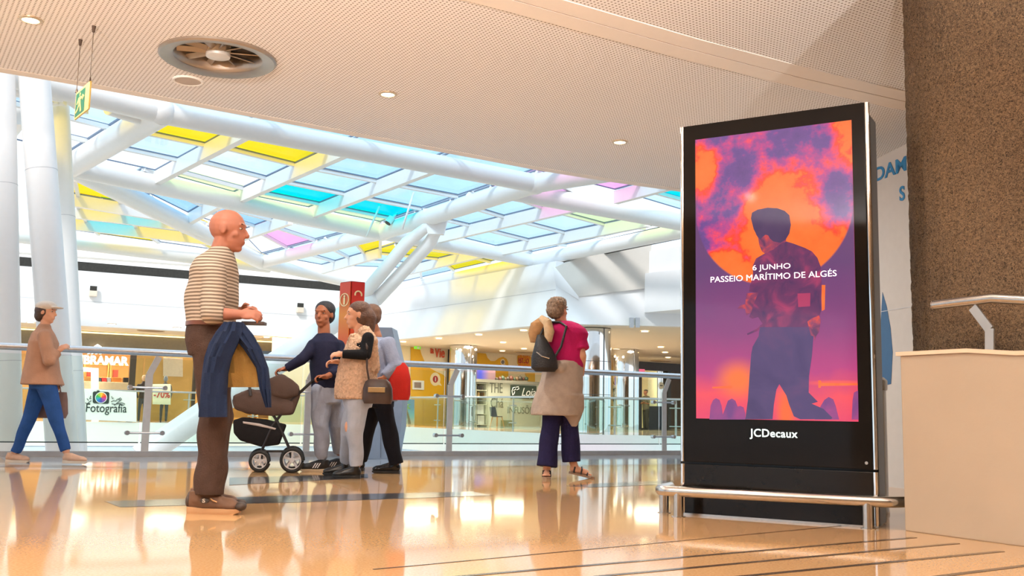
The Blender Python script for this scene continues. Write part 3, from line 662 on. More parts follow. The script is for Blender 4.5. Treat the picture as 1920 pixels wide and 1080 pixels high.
# column
def stucco():
    m = bpy.data.materials.new('brown_pebbled_render'); m.use_nodes = True; n = m.node_tree; b = n.nodes['Principled BSDF']; L = n.links.new
    tc = n.nodes.new('ShaderNodeTexCoord')
    vo = n.nodes.new('ShaderNodeTexVoronoi'); vo.inputs['Scale'].default_value = 75
    nz = n.nodes.new('ShaderNodeTexNoise'); nz.inputs['Scale'].default_value = 95; nz.inputs['Detail'].default_value = 6; nz.inputs['Distortion'].default_value = 1.5
    n2 = n.nodes.new('ShaderNodeTexNoise'); n2.inputs['Scale'].default_value = 1.6; n2.inputs['Detail'].default_value = 3
    rp = n.nodes.new('ShaderNodeValToRGB'); rp.color_ramp.elements[0].position = 0.34; rp.color_ramp.elements[1].position = 0.62
    rp.color_ramp.elements[0].color = lin((60, 46, 33)); rp.color_ramp.elements[1].color = lin((158, 128, 95))
    mx = n.nodes.new('ShaderNodeMix'); mx.data_type = 'RGBA'; mx.blend_type = 'MULTIPLY'; mx.inputs['Factor'].default_value = 0.6
    r2 = n.nodes.new('ShaderNodeValToRGB'); r2.color_ramp.elements[0].position = 0.35; r2.color_ramp.elements[0].color = (0.6, 0.6, 0.62, 1); r2.color_ramp.elements[1].position = 0.7; r2.color_ramp.elements[1].color = (1, 1, 1, 1)
    bp = n.nodes.new('ShaderNodeBump'); bp.inputs['Strength'].default_value = 1.0; bp.inputs['Distance'].default_value = 0.02
    for t in (vo, nz, n2): L(tc.outputs['Object'], t.inputs['Vector'])
    L(nz.outputs['Fac'], rp.inputs['Fac']); L(n2.outputs['Fac'], r2.inputs['Fac']); L(rp.outputs['Color'], mx.inputs[6]); L(r2.outputs['Color'], mx.inputs[7])
    L(mx.outputs[2], b.inputs['Base Color']); L(nz.outputs['Fac'], bp.inputs['Height']); L(bp.outputs['Normal'], b.inputs['Normal'])
    b.inputs['Roughness'].default_value = 0.85; return m
cc = V((3.125, 5.86, 0)); CR = 0.7
col = thing('render_column', 'massive round dark brown rough-rendered column behind the cream parapet', 'column', cc, kind='thing')
bmr = MB(); rs = random.Random(3)
Rr = []
for i in range(120):
    zz = (CZ - 0.004) * i / 119; ring = []
    for k in range(260):
        a_ = 2 * math.pi * k / 260; r_ = CR + rs.uniform(-0.008, 0.008); ring.append(cc + V((math.cos(a_) * r_, math.sin(a_) * r_, zz)))
    Rr.append(ring)
bmr.rings(Rr); bmr.build('shaft', stucco(), col, smooth=True)
# waste bin
bc = V((2.31, 6.72, 0))
bn_ = thing('waste_bin', 'round brushed steel waste bin half hidden behind the advertising screen', 'waste bin', bc)
m = MB(); m.lathe([(0.0, 0.0), (0.205, 0.0), (0.205, 0.02), (0.2, 0.03), (0.2, 0.80), (0.0, 0.80)], bc, n=40); m.build('body', M_steel, bn_, smooth='auto')
m = MB(); m.lathe([(0.0, 0.80), (0.207, 0.80), (0.21, 0.81), (0.21, 0.865), (0.19, 0.885), (0.12, 0.885), (0.12, 0.84), (0.0, 0.84)], bc, n=40); m.build('lid', M_steel, bn_, smooth='auto')
# lettering and blue sail on the partition
def pp(px, py, out=0.003):
    d = ray(px, py); t = ((pa - EYE).dot(pn)) / d.dot(pn); return EYE + d * t + pn * out
M_blue = mat('blue_lettering', (22, 128, 188), 0.5)
sg = thing('blue_lettering', 'blue capital lettering on the white partition between screen and brown column', 'lettering', pp(1670, 345, 0))
a, b = pp(1633, 342), pp(1702, 335)
text('lettering', 'DAM', pp(1640, 341), pd, Z, 0.185, M_blue, sg, width=(b - a).length * 0.84, align='LEFT', ext=0.003, bold=0.004)
text('lettering', 'S', pp(1687, 377), pd, Z, 0.185, M_blue, sg, align='LEFT', ext=0.003, bold=0.004)
m = MB(); m.prism([pp(*p) for p in [(1655, 548), (1663, 575), (1670, 615), (1674, 660), (1671, 720), (1655, 724), (1640, 724), (1648, 660), (1652, 600)]], -pn * 0.0025)
tag(m.build('blue_sail_graphic', mat('deep_blue_print', (52, 100, 146), 0.5)), 'curved dark blue sail shape on the white partition above the waste bin', 'wall graphic')

# ------------------------------------------------------------------ ceiling fixtures
M_lampglow = mat('downlight_glow', (255, 240, 210), 0.5, emit=(255, 226, 170), es=9.0)
M_ring = mat('downlight_ring', (214, 190, 160), 0.3, metal=0.5)
def downlight(x, y, label, group=None, power=1.0):
    d = thing('downlight', label, 'downlight', (x, y, CZ), group)
    c = V((x, y, CZ))
    m = MB(); m.lathe([(0.060, 0.0), (0.062, -0.012), (0.085, -0.008), (0.088, 0.0)], c, n=32); m.build('ring', M_ring, d, smooth='auto')
    m = MB(); m.cyl(c - Z * 0.001, c - Z * 0.0075, 0.0605, n=32); m.build('diffuser', M_lampglow, d)
    ld = bpy.data.lights.new('downlight_lamp', 'SPOT'); lo = bpy.data.objects.new('downlight_lamp', ld); COL.objects.link(lo)
    ld.energy = DOWNLIGHT_W * power; ld.spot_size = math.radians(160); ld.spot_blend = 0.7; ld.shadow_soft_size = 0.06; ld.color = (1.0, 0.92, 0.81)
    lo.location = (0, 0, -0.03); lo.parent = d
downlight(-3.70, 7.28, 'round recessed ceiling downlight at the upper left, left of the big air vent', power=0.35)
downlight(-1.18, 8.905, 'round recessed ceiling downlight right of the big air vent')
downlight(1.12, 10.37, 'round recessed ceiling downlight nearest the advertising screen')
for x, y in ((-4.8, 4.2), (-2.2, 4.6), (0.4, 5.4), (5.2, 5.6), (-3.6, 1.5), (-0.6, 2.4), (1.8, 3.2), (4.6, 3.0), (-2.4, -1.2), (0.8, -0.6), (3.2, 0.2), (-5.5, -2.5), (0.2, -4.0), (3.5, -3.5), (-3.0, -5.0), (6.5, 0.5)):
    downlight(x, y, 'round recessed warm downlight in the perforated ceiling behind the camera', 'downlights behind the camera', power=(0.3 if x > 1.2 else 0.55 if x > 0.2 else 1.0))
def uplight(x, y):  # unseen lamps added only to brighten the near ceiling
    b = V((x, y, 0)); u = thing('fill_uplight', 'unseen steel fill uplight added behind the camera to brighten the ceiling', 'lamp', b, 'fill uplights added behind the camera')
    m = MB(); m.cyl(b, b + Z * 0.03, 0.2, n=32); m.build('base', M_steel, u, smooth='auto')
    m = MB(); m.cyl(b + Z * 0.03, b + Z * 1.8, 0.02, n=14); m.build('pole', M_steel, u, smooth='auto')
    m = MB(); m.lathe([(0.03, 1.78), (0.14, 1.84), (0.2, 1.95), (0.19, 1.95), (0.13, 1.86), (0.03, 1.81)], b, n=36); m.build('bowl', M_steel, u, smooth='auto')
    ld = bpy.data.lights.new('fill_uplight_bulb', 'SPOT'); lo = bpy.data.objects.new('fill_uplight_bulb', ld); COL.objects.link(lo)
    ld.energy = FILL_UPLIGHT_W; ld.spot_size = math.radians(84); ld.spot_blend = 0.5; ld.shadow_soft_size = 0.1; ld.color = (1.0, 0.94, 0.88)
    lo.location = (0, 0, 2.0); lo.rotation_euler = V((0, 0.74, 0.67)).to_track_quat('-Z', 'Y').to_euler(); lo.parent = u
for x in (-3.0, 0.0, 3.0): uplight(x, -2.0)
M_vent = mat('vent_aluminium', (170, 160, 150), 0.35, metal=0.75, var=0.06)
vc = V((-2.49, 8.02, CZ))
vt = thing('air_vent', 'large round metal ceiling air vent with radial vanes', 'air vent', vc)
m = MB(); m.lathe([(0.37, 0.0), (0.36, -0.008), (0.385, -0.022), (0.46, -0.03), (0.475, -0.018), (0.475, 0.0)], vc, n=64); m.build('outer_ring', M_vent, vt, smooth='auto')
m = MB(); m.lathe([(0.43, -0.024), (0.37, -0.012), (0.345, 0.02), (0.335, 0.10)], vc, n=64, caps=False); m.build('inner_cone', M_vent, vt, smooth=True)
m = MB(); m.cyl(vc + Z * 0.10, vc + Z * 0.11, 0.345, n=48); m.build('dark_throat', mat('vent_throat', (70, 62, 56), 0.7), vt)
for k in range(10):
    a_ = 2 * math.pi * k / 10 + 0.2; d1_ = V((math.cos(a_), math.sin(a_), 0))
    m = MB(); m.beam(vc + d1_ * 0.09 + Z * 0.05, vc + d1_ * 0.335 + Z * 0.05, 0.05, 0.008, up=(Z + d1_.cross(Z) * 0.8).normalized()); m.build('vane', M_vent, vt)
m = MB(); m.lathe([(0.0, -0.012), (0.07, -0.01), (0.098, 0.0), (0.1, 0.015), (0.1, 0.1), (0.0, 0.1)], vc, n=32); m.build('hub', mat('vent_hub', (225, 220, 214), 0.4, metal=0.3), vt, smooth='auto')
# hole in the ceiling board for the vent
hb = MB(); hb.cyl(vc - Z * 0.05, vc + Z * 0.12, 0.372, n=64); cutter = hb.build('cutter', None)
md = ceiling.modifiers.new('hole', 'BOOLEAN'); md.object = cutter; md.operation = 'DIFFERENCE'; md.solver = 'EXACT'
me = bpy.data.meshes.new_from_object(ceiling.evaluated_get(bpy.context.evaluated_depsgraph_get())); ceiling.modifiers.clear(); ceiling.data = me
bpy.data.objects.remove(cutter)
sc_ = V((-2.935, 8.63, CZ)); sp = thing('ceiling_speaker', 'small round flush ceiling speaker below the big air vent', 'speaker', sc_)
m = MB(); m.lathe([(0.112, 0), (0.114, -0.014), (0.13, -0.016), (0.135, -0.006), (0.135, 0)], sc_, n=40); m.build('rim', mat('speaker_rim', (250, 246, 240), 0.4), sp, smooth='auto')
m = MB(); m.cyl(sc_ - Z * 0.001, sc_ - Z * 0.011, 0.113, n=40); m.build('grille', mat('speaker_grille', (196, 180, 166), 0.6, bump=0.4, bscale=300), sp)
# emergency exit sign on two wires
wa, wb_ = V((-3.257, 7.381, CZ)), V((-3.493, 7.692, CZ))
es_ = thing('exit_sign', 'green and yellow emergency exit sign hanging from the ceiling on two wires', 'exit sign', (wa + wb_) / 2 - Z * 0.6)
def onw(p, px, py): return at(px, py, p.y)
ra_, rb_ = onw(wa, 169, 155), onw(wb_, 143, 171); la_, lb_ = onw(wa, 167, 207), onw(wb_, 141, 222)
sx_ = (ra_ - rb_); sx_.z = 0; sx_.normalize(); zt, zbm = (ra_.z + rb_.z) / 2, (la_.z + lb_.z) / 2
o0 = V((rb_.x, rb_.y, zbm)); wS = (V((ra_.x, ra_.y, 0)) - V((rb_.x, rb_.y, 0))).length; hS = zt - zbm
nS = sx_.cross(Z); 
if nS.dot(EYE - o0) < 0: nS = -nS
def Sx(u, v, out=0.0): return o0 + sx_ * (u * wS) + Z * (v * hS) + nS * out
M_signg = mat('sign_green', (22, 100, 70), 0.5, emit=(30, 130, 90), es=0.05); M_signy = mat('sign_yellow', (216, 190, 112), 0.5, emit=(246, 222, 140), es=0.05)
m = MB(); m.prism([Sx(0, 0), Sx(1, 0), Sx(1, 1), Sx(0, 1)], -nS * 0.012); m.build('panel', M_signy, es_)
m = MB(); m.prism([Sx(0.04, 0.06, 0.001), Sx(0.70, 0.06, 0.001), Sx(0.70, 0.92, 0.001), Sx(0.04, 0.92, 0.001)], -nS * 0.001); m.build('green_field', M_signg, es_)
m = MB()
m.prism(disc(Sx(0.34, 0.80, 0.003), hS * 0.065, nS, sx_, 16), -nS * 0.0015)
for q in ([(0.24, 0.70), (0.38, 0.72), (0.42, 0.45), (0.28, 0.42)], [(0.38, 0.70), (0.60, 0.66), (0.60, 0.60), (0.38, 0.60)], [(0.24, 0.70), (0.12, 0.52), (0.17, 0.48), (0.28, 0.60)], [(0.34, 0.46), (0.42, 0.45), (0.50, 0.14), (0.42, 0.13)], [(0.28, 0.46), (0.36, 0.43), (0.24, 0.26), (0.10, 0.18), (0.08, 0.25), (0.2, 0.32)], [(0.52, 0.74), (0.66, 0.63), (0.52, 0.52)]):
    m.prism([Sx(*p, 0.003) for p in q], -nS * 0.0015)
m.build('running_figure', M_signy, es_)
for p, top_, at_ in ((wa, wa, Sx(0.97, 1)), (wb_, wb_, Sx(0.03, 1))):
    m = MB(); m.cyl(at_, V((at_.x, at_.y, CZ)), 0.003, n=8); m.build('wire', mat('dark_wire', (90, 74, 62), 0.5), es_)
    m = MB(); m.cyl(V((at_.x, at_.y, CZ - 0.05)), V((at_.x, at_.y, CZ)), 0.010, 0.016, n=12); m.cyl(at_, at_ + Z * 0.03, 0.012, 0.006, n=10); m.build('wire_fixing', mat('dark_fixing', (80, 62, 50), 0.5), es_)

# ------------------------------------------------------------------ glass railing along the void
RZ = 1.245
M_rglass = glass('railing_glass', (0.93, 0.975, 0.955), 0.05)
rl = thing('glass_railing', 'long glass railing with steel tube handrail and flat posts along the void', 'railing', KERB[3], kind='thing')
rp = [p + EDGE_N * 0.06 for p in KERB]
m = MB(); m.tube([p + Z * RZ for p in rp], 0.042, n=20); m.build('handrail', M_railsteel, rl, smooth='auto')
M_post = mat('post_steel', (196, 194, 192), 0.38, metal=0.2, var=0.05)
posts = [rp[2], rp[3], rp[4], rp[5], rp[6], rp[1] + (rp[1] - rp[2]) * 0.25]
TD = (KERB[4] - KERB[3]).normalized()
for p in posts:
    m = MB()
    m.beam(p + Z * 0.05, p + Z * 0.98, 0.085, 0.02, up=EDGE_N); m.beam(p + Z * 0.975, p + Z * (RZ - 0.05) + TD * 0.10 - EDGE_N * 0.0, 0.075, 0.02, up=EDGE_N)
    po = m.build('post', M_post, rl)
    for zz in (0.28, 0.82):
        m = MB(); m.cyl(p + TD * -0.21 + Z * zz, p + TD * 0.19 + Z * zz, 0.014, n=10)
        for e in (-0.21, 0.19):
            m.cyl(p + TD * e + Z * zz - EDGE_N * 0.025, p + TD * e + Z * zz + EDGE_N * 0.04, 0.028, n=14)
        m.build('clamp', M_railsteel, po, smooth='auto')
gp = [rp[0]] + [posts[5] - TD * 0.06] + [rp[i] - TD * 0.06 for i in (2, 3, 4, 5, 6)] + [rp[7]]
for a, b in zip(gp, gp[1:]):
    d_ = (b - a).normalized(); q0, q1 = a + d_ * 0.012 + EDGE_N * 0.035, b - d_ * 0.012 + EDGE_N * 0.035
    m = MB(); m.prism([q0 + Z * 0.17, q1 + Z * 0.17, q1 + Z * 1.17, q0 + Z * 1.17], EDGE_N * 0.012); m.build('glass_panel', M_rglass, rl)
    m = MB(); m.beam(q0 + Z * 0.165 + EDGE_N * 0.006, q1 + Z * 0.165 + EDGE_N * 0.006, 0.016, 0.014); m.build('glass_edge', mat('dark_glass_edge', (70, 84, 84), 0.3), rl)
# ------------------------------------------------------------------ far gallery: balustrade, shops, chrome columns
fdL = (FLb - FLa).normalized(); fdR = (FRb - FRa).normalized(); fd2 = (F2b - FRb).normalized()
def plane(px, py, o, n):
    d = ray(px, py); t = ((o - EYE).dot(n)) / d.dot(n); return EYE + d * t
def SL(px, py, back=0.0): return plane(px, py, FLa + nL * back, nL)     # planes parallel to the left facade
def SR(px, py, back=0.0): return plane(px, py, FRa + nR * back, nR)
M_fglass = glass('far_railing_glass', (0.90, 0.96, 0.925), 0.05, 0.3)
fr_ = thing('far_glass_balustrade', 'greenish glass balustrade with thin top rail along the far gallery', 'balustrade', FRa, kind='thing')
for (a, b, nn, n_) in ((FLa, FLb, nL, 9), (FRa, FRb, nR, 5), (FRb, F2b, n2, 6)):
    m = MB(); m.tube([a + nn * 0.12 + Z * 1.12, b + nn * 0.12 + Z * 1.12], 0.035, n=10); m.build('top_rail', M_railsteel, fr_, smooth='auto')
    for i in range(n_):
        p, q = a.lerp(b, i / n_) + nn * 0.12, a.lerp(b, (i + 1) / n_) + nn * 0.12
        d_ = (q - p).normalized(); m = MB(); m.prism([p + d_ * 0.02 + Z * 0.1, q - d_ * 0.02 + Z * 0.1, q - d_ * 0.02 + Z * 1.08, p + d_ * 0.02 + Z * 1.08], nn * 0.012); m.build('glass_panel', M_fglass, fr_)
        m = MB(); m.beam(p + nn * 0.05, p + nn * 0.05 + Z * 1.1, 0.06, 0.03, up=nn); po = m.build('post', M_post, fr_)
        for zz in (0.3, 0.85):
            m = MB(); m.cyl(p - d_ * 0.2 + Z * zz + nn * 0.03, p + d_ * 0.2 + Z * zz + nn * 0.03, 0.018, n=8); m.build('clamp', M_railsteel, po)
# chrome columns
def chrome(px, Yd, r, z0, z1, lab):
    c = at(px, 700, Yd); c.z = 0
    o = thing('chrome_column', lab, 'column', c + Z * max(z0, 0), kind='thing')
    m = MB(); m.cyl(c + Z * z0, c + Z * z1, r, n=64); m.build('cladding', M_chrome, o, smooth='auto')
    for zz in (z1 - 1.05, z1 - 2.1):
        m = MB(); m.cyl(c + Z * zz, c + Z * (zz + 0.015), r + 0.003, n=64); m.build('joint', mat('dark_joint', (80, 80, 84), 0.4), o, smooth='auto')
    m = MB(); m.beam(c + V((r * 0.55, -r * 0.84, z0)), c + V((r * 0.55, -r * 0.84, z1)), 0.02, 0.03, up=V((0.55, -0.84, 0))); m.build('vertical_joint', mat('dark_joint', (80, 80, 84), 0.4), o)
chrome(868, 41.5, 0.58, 0, 3.34, 'polished chrome column between the yellow wall panels and the tea shop')
chrome(1110, 32.0, 0.60, -1.3, 3.33, 'big polished chrome column nearest the camera at the slab corner')
chrome(1172, 42.0, 0.58, 0, 3.34, 'polished chrome column behind the big chrome one beside the dark shop')

# downlights and grilles of the far gallery ceiling
M_farglow = mat('far_downlight_glow', (255, 244, 220), 0.5, emit=(255, 232, 190), es=8.0)
def fdown(px, py, lab, r=0.12, grp='downlights of the far gallery'):
    p = fl(px, py, 3.35); d = thing('downlight', lab, 'downlight', p, grp)
    m = MB(); m.lathe([(r, 0.0), (r, -0.02), (r * 1.25, -0.015), (r * 1.25, 0)], p, n=20); m.build('ring', M_ring, d)
    m = MB(); m.cyl(p - Z * 0.001, p - Z * 0.018, r, n=20); m.build('diffuser', M_farglow, d)
GD = 'small round lit downlight in the far gallery ceiling right of the red totem'
for px, py in ((756, 640.5), (823, 634), (898, 627), (982, 619), (943, 641.7), (982.5, 653.6), (942, 657.8), (1156, 655)): fdown(px, py, GD)
GD2 = 'small round lit downlight in the far gallery ceiling beside the advertising screen'
for px, py in ((1209, 621), (1239, 650.5), (1247, 660.5), (1252.5, 670)): fdown(px, py, GD2, grp='downlights above the dark shop')
GD3 = 'small round lit downlight in the far gallery ceiling at the left, above the shop fronts'
for px, py in ((332, 614), (58, 604), (210, 607), (500, 632)): fdown(px, py, GD3, grp='downlights above the left shops')
def lamp(p, w, size=1.2, col=(1.0, 0.86, 0.66), name='ceiling_lamp'):
    ld = bpy.data.lights.new(name, 'AREA'); lo = bpy.data.objects.new(name, ld); COL.objects.link(lo); ld.energy = w; ld.size = size; ld.color = col; lo.location = p
for px, py, w in ((800, 640, 160), (900, 648, 160), (960, 655, 130), (1100, 640, 160), (1220, 655, 160), (150, 612, 60), (330, 617, 60), (520, 634, 80)):
    p = fl(px, py, 3.30); lamp(p, w)
M_grille = mat('brown_grille', (150, 128, 106), 0.6)
for i, (px, py, r, lab) in enumerate(((283, 619, 0.45, 'flat round brown ceiling grille in front of the left shop fronts'), (986, 660, 0.5, 'flat round brown ceiling grille near the tea shop'), (1239, 676, 0.5, 'flat round brown ceiling grille above the dark shop'))):
    p = fl(px, py, 3.35); g_ = thing('ceiling_grille', lab, 'grille', p)
    m = MB(); m.cyl(p, p - Z * 0.03, r, r * 0.95, n=36); m.build('disc', M_grille, g_, smooth='auto'); m = MB(); m.lathe([(r, 0), (r, -0.035), (r * 1.06, -0.035), (r * 1.06, 0)], p, n=36); m.build('rim', M_ring, g_)

# ---- left shop row
BK = 3.0
zf0 = 2.78
wall('shop_fascia', FLa + nL * BK, FLb + nL * BK * 0.2 + nL * BK * 0.8, 2.72, 3.36, 0.25, mat('grey_brown_fascia', (128, 118, 100), 0.6), nL)
wall('wall_shop_back', FLa + nL * 8, FLb + nL * 8, 0, 3.36, 0.2, mat('shop_back_wall', (206, 158, 98), 0.6, var=0.05), nL)
cv = thing('cove_light', 'thin warm light strip along the shop fascia of the far left gallery', 'light strip', SL(300, 625, 2.9))
m = MB(); m.beam(FLa + nL * 2.9 + Z * 3.30, FLb + nL * 2.9 + Z * 3.30, 0.10, 0.05); m.build('strip', mat('cove_glow', (255, 238, 190), 0.5, emit=(255, 232, 170), es=1.6), cv)
M_frame = mat('dark_bronze_frame', (72, 62, 54), 0.4)
for px in (248, 365, 30):
    p = SL(px, 700, BK); p.z = 0; w_ = 0.22 if px == 248 else 0.12
    m = MB(); m.beam(p, p + Z * 2.75, w_, 0.2, up=nL); struct(m.build('trim_12', M_frame))
def shop_lamps(pxs, back, w, lab, grp):
    for px in pxs:
        p = SL(px, 690, back); p.z = 3.1
        t_ = thing('shop_ceiling_light', lab, 'ceiling light', p + Z * 0.26, grp)
        m = MB(); m.box(p + Z * 0.235, (1.2, 0.3, 0.05), (fdL, nL, Z)); m.build('housing', M_white, t_); m = MB(); m.box(p + Z * 0.2, (1.1, 0.24, 0.02), (fdL, nL, Z)); m.build('diffuser', M_farglow, t_)
        lamp(p + Z * 0.1, w, 1.0)
shop_lamps((60, 130, 200), 5.0, 105, 'bright ceiling light inside the warm lit shop with white letters', 'ceiling lights of the lettered shop')
shop_lamps((305, 345), 5.0, 90, 'bright ceiling light above the shop window mannequins', 'ceiling lights of the mannequin shop')
shop_lamps((420, 500, 560), 5.0, 105, 'bright ceiling light in the orange shop behind the pushchair', 'ceiling lights of the orange shop')
M_led = mat('lit_white_letters', (255, 255, 250), 0.4, emit=(255, 252, 240), es=2.2)
sg = thing('shop_sign', 'glowing white capital shop sign with a small roof mark above the letters', 'shop sign', SL(200, 672, 2.9))
a, b = SL(150.5, 681.5, 2.85), SL(240, 683, 2.85); fb_ = a.lerp(b, 0.5)
text('lettering', 'IBRAMAR', a + Z * 0.0, fdL, Z, 0.44, M_led, sg, width=(b - a).length, align='LEFT', ext=0.03, bold=0.016)
for tri in ([(172, 652), (183, 645), (194, 652), (194, 654), (172, 654)], [(163, 664), (170, 660), (172, 660), (167, 664)], [(170, 664), (177, 660), (179, 660), (174, 664)], [(178, 664), (185, 660), (187, 660), (182, 664)], [(186, 664), (193, 660), (195, 660), (190, 664)]):
    m = MB(); m.prism([SL(x, y, 2.85) for x, y in tri], nL * 0.05); m.build('roof_mark', M_led, sg)
M_wood = mat('honey_wood', (206, 150, 84), 0.45, var=0.1, scale=6)
rng = random.Random(11)
BOXC = [(200, 60, 50), (238, 200, 70), (60, 90, 130), (230, 225, 215), (90, 60, 44), (214, 120, 50), (120, 150, 90), (40, 44, 52)]
BOXM = [mat('box_card_%d' % i, c, 0.5) for i, c in enumerate(BOXC)]
boxn = 0
def shelf_unit(px0, px1, back, lab, boxlab, h=2.3, grp=None):
    a, b = SL(px0, 740, back), SL(px1, 740, back); a.z = b.z = 0
    t_ = thing('shelf_unit', lab, 'shelf', a.lerp(b, 0.5)); L_ = (b - a).length
    for q in (a, b):
        m = MB(); m.beam(q + nL * 0.2, q + nL * 0.2 + Z * h, 0.05, 0.4, up=nL); m.build('side_panel', M_wood, t_)
    for k in range(5):
        z_ = 0.15 + k * (h - 0.2) / 4
        m = MB(); m.beam(a + nL * 0.2 + Z * z_, b + nL * 0.2 + Z * z_, 0.4, 0.04); m.build('shelf_board', M_wood, t_)
        if 1 <= k < 4:
            x = 0.12
            while x < L_ - 0.3:
                w_ = rng.uniform(0.14, 0.34); hh = rng.uniform(0.15, 0.36)
                if rng.random() < 0.8:
                    bx = MB(); bx.box(a + fdL * (x + w_ / 2) + nL * 0.18 + Z * (z_ + 0.021 + hh / 2), (w_, 0.24, hh), (fdL, nL, Z))
                    o = bx.build('goods_box', BOXM[rng.randrange(len(BOXM))]); tag(o, boxlab, 'box', grp)
                x += w_ + rng.uniform(0.02, 0.12)
shelf_unit(155, 200, 6.5, 'honey wood shelf unit at the back of the lettered shop, left one', 'small goods box on the left shelf unit of the lettered shop', grp='goods on the left shelf unit')
shelf_unit(204, 242, 6.5, 'honey wood shelf unit at the back of the lettered shop, right one', 'small goods box on the right shelf unit of the lettered shop', grp='goods on the right shelf unit')
shelf_unit(425, 475, 6.0, 'honey wood shelf unit in the orange shop behind the pushchair', 'small goods box on the shelf unit behind the pushchair', grp='goods in the orange shop')
shelf_unit(485, 570, 6.0, 'long honey wood shelf unit in the orange shop beside the young man', 'small goods box on the long shelf unit behind the young man', grp='goods on the long shelf unit')
# counter and lit display in the lettered shop
def block(name, px0, px1, y0, y1, back, depth, m_, lab, cat):
    p = [SL(px0, y1, back), SL(px1, y1, back), SL(px1, y0, back), SL(px0, y0, back)]
    zb_ = max(0.0, (p[0].z + p[1].z) / 2); zt_ = (p[2].z + p[3].z) / 2
    for q in p[:2]: q.z = zb_
    for q in p[2:]: q.z = zt_
    m = MB(); m.prism(p, nL * depth); return tag(m.build(name, m_, bevel=0.015), lab, cat)
block('sales_counter', 154, 246, 716, 796, 4.6, 0.6, mat('counter_cream', (226, 206, 176), 0.5), 'cream sales counter inside the lettered shop', 'counter')
block('lit_display_pillar', 172, 185, 690, 796, 4.2, 0.3, mat('lit_white_panel', (250, 250, 245), 0.5, emit=(255, 250, 235), es=0.8), 'narrow bright white display pillar in the lettered shop', 'display')
block('lit_poster', 153, 173, 689, 697, 6.2, 0.05, mat('lit_white_panel', (250, 250, 245), 0.5, emit=(255, 250, 235), es=0.8), 'wide bright white lightbox left of the display pillar', 'lightbox')
for px0, px1, c, lab in ((182, 190, (56, 76, 96), 'slate blue bag on the sales counter'), (191, 200, (216, 64, 66), 'red bag on the sales counter'), (201, 208, (170, 176, 186), 'pale grey bag on the sales counter'), (209, 228, (222, 134, 60), 'wide orange basket on the sales counter'), (232, 246, (44, 44, 48), 'black till at the right end of the sales counter')):
    block('counter_item', px0, px1, 708, 717, 4.7, 0.3, mat('item_%d' % px0, c, 0.5), lab, 'goods')
# second window: warm beige wall, framed print, mannequins
b0 = SL(254, 700, 4.6); b1 = SL(362, 700, 4.6)
wall('wall_shop_window', V((b0.x, b0.y, 0)), V((b1.x, b1.y, 0)), 0, 2.75, 0.1, mat('honey_beige_wall', (216, 180, 112), 0.6, var=0.06, scale=3), nL)
block('white_print', 306, 343, 671, 706, 4.5, 0.05, mat('pale_print', (236, 228, 214), 0.6), 'large pale framed print on the beige shop wall', 'framed print')
block('dark_print', 256, 279, 650, 656, 4.5, 0.05, M_frame, 'dark sign strip at the top of the beige shop window', 'sign')
def mannequin(px, back, lab, headc, topc):
    c = SL(px, 740, back); c.z = 0
    t_ = thing('mannequin', lab, 'mannequin', c); ax = (fdL, nL, Z)
    m = MB(); m.loft([(c + Z * 0.82, .13, .10), (c + Z * 0.95, .16, .11), (c + Z * 1.1, .13, .10), (c + Z * 1.3, .18, .12), (c + Z * 1.42, .19, .1), (c + Z * 1.48, .08, .07), (c + Z * 1.56, .05, .05)], ax)
    for s_ in (-1, 1):
        m.capsule(c + fdL * .19 * s_ + Z * 1.4, c + fdL * .25 * s_ + Z * 1.12, .055, .042); m.capsule(c + fdL * .25 * s_ + Z * 1.12, c + fdL * .2 * s_ - nL * .12 + Z * .92, .042, .03)
    m.remesh('torso', mat('mannequin_top_%d' % px, topc, 0.7), t_, 0.02, 2)
    m = MB(); m.ell(c + Z * 1.68, (.085, .1, .12), ax); m.build('head', mat('mannequin_head_%d' % px, headc, 0.4), t_, smooth=True)
    m = MB()
    for s_ in (-1, 1): m.capsule(c + fdL * .08 * s_ + Z * .85, c + fdL * .1 * s_ + Z * .48, .085, .06); m.capsule(c + fdL * .1 * s_ + Z * .48, c + fdL * .1 * s_ + Z * .06, .06, .045)
    m.ell(c + Z * .86, (.16, .11, .1), ax); m.remesh('legs', mat('mannequin_trousers', (80, 92, 104), 0.7), t_, 0.02, 2)
    m = MB(); m.cyl(c, c + Z * .02, .2, n=24); m.build('base', M_steel, t_)
mannequin(309, 3.6, 'shop mannequin with a grey-blue head above the discount sign', (140, 152, 168), (120, 118, 120))
mannequin(268, 3.6, 'dark dressed shop mannequin left of the railing post', (226, 196, 160), (70, 62, 60))
# banner with camera emblem, discount sign
bk = -0.05
bn2 = thing('photo_banner', 'white banner with a camera emblem and dark lettering on the far balustrade', 'banner', SL(207, 790, bk))
q = [SL(158, 787, bk), SL(256, 791, bk), SL(256, 735, bk), SL(158, 729, bk)]
def Bn(u, v, out=0.0):
    return q[0].lerp(q[1], u).lerp(q[3].lerp(q[2], u), v) - nL * out
m = MB(); m.prism(q, nL * 0.02); m.build('panel', mat('banner_white', (232, 244, 236), 0.5, var=0.02), bn2)
def Bpx(x, y): # photo pixel -> banner plane
    return SL(x, y, bk - 0.012)
M_dgreen = mat('dark_green_print', (44, 60, 56), 0.6)
text('lettering', 'Fotografia', Bpx(159.5, 772), fdL, Z, 0.42, M_dgreen, bn2, width=(Bpx(236, 772) - Bpx(159.5, 772)).length, align='LEFT', ext=0.004, bold=0.002)
m = MB(); m.prism([Bpx(*p) for p in [(174, 736), (176, 734), (181, 734), (182, 732), (186, 732), (187, 734), (203, 735), (205, 737), (204, 755), (202, 757), (176, 756), (174, 754)]], -nL * 0.01); em = m.build('camera_emblem', M_dgreen, bn2)
cx_ = Bpx(189.5, 745.5) - nL * 0.012
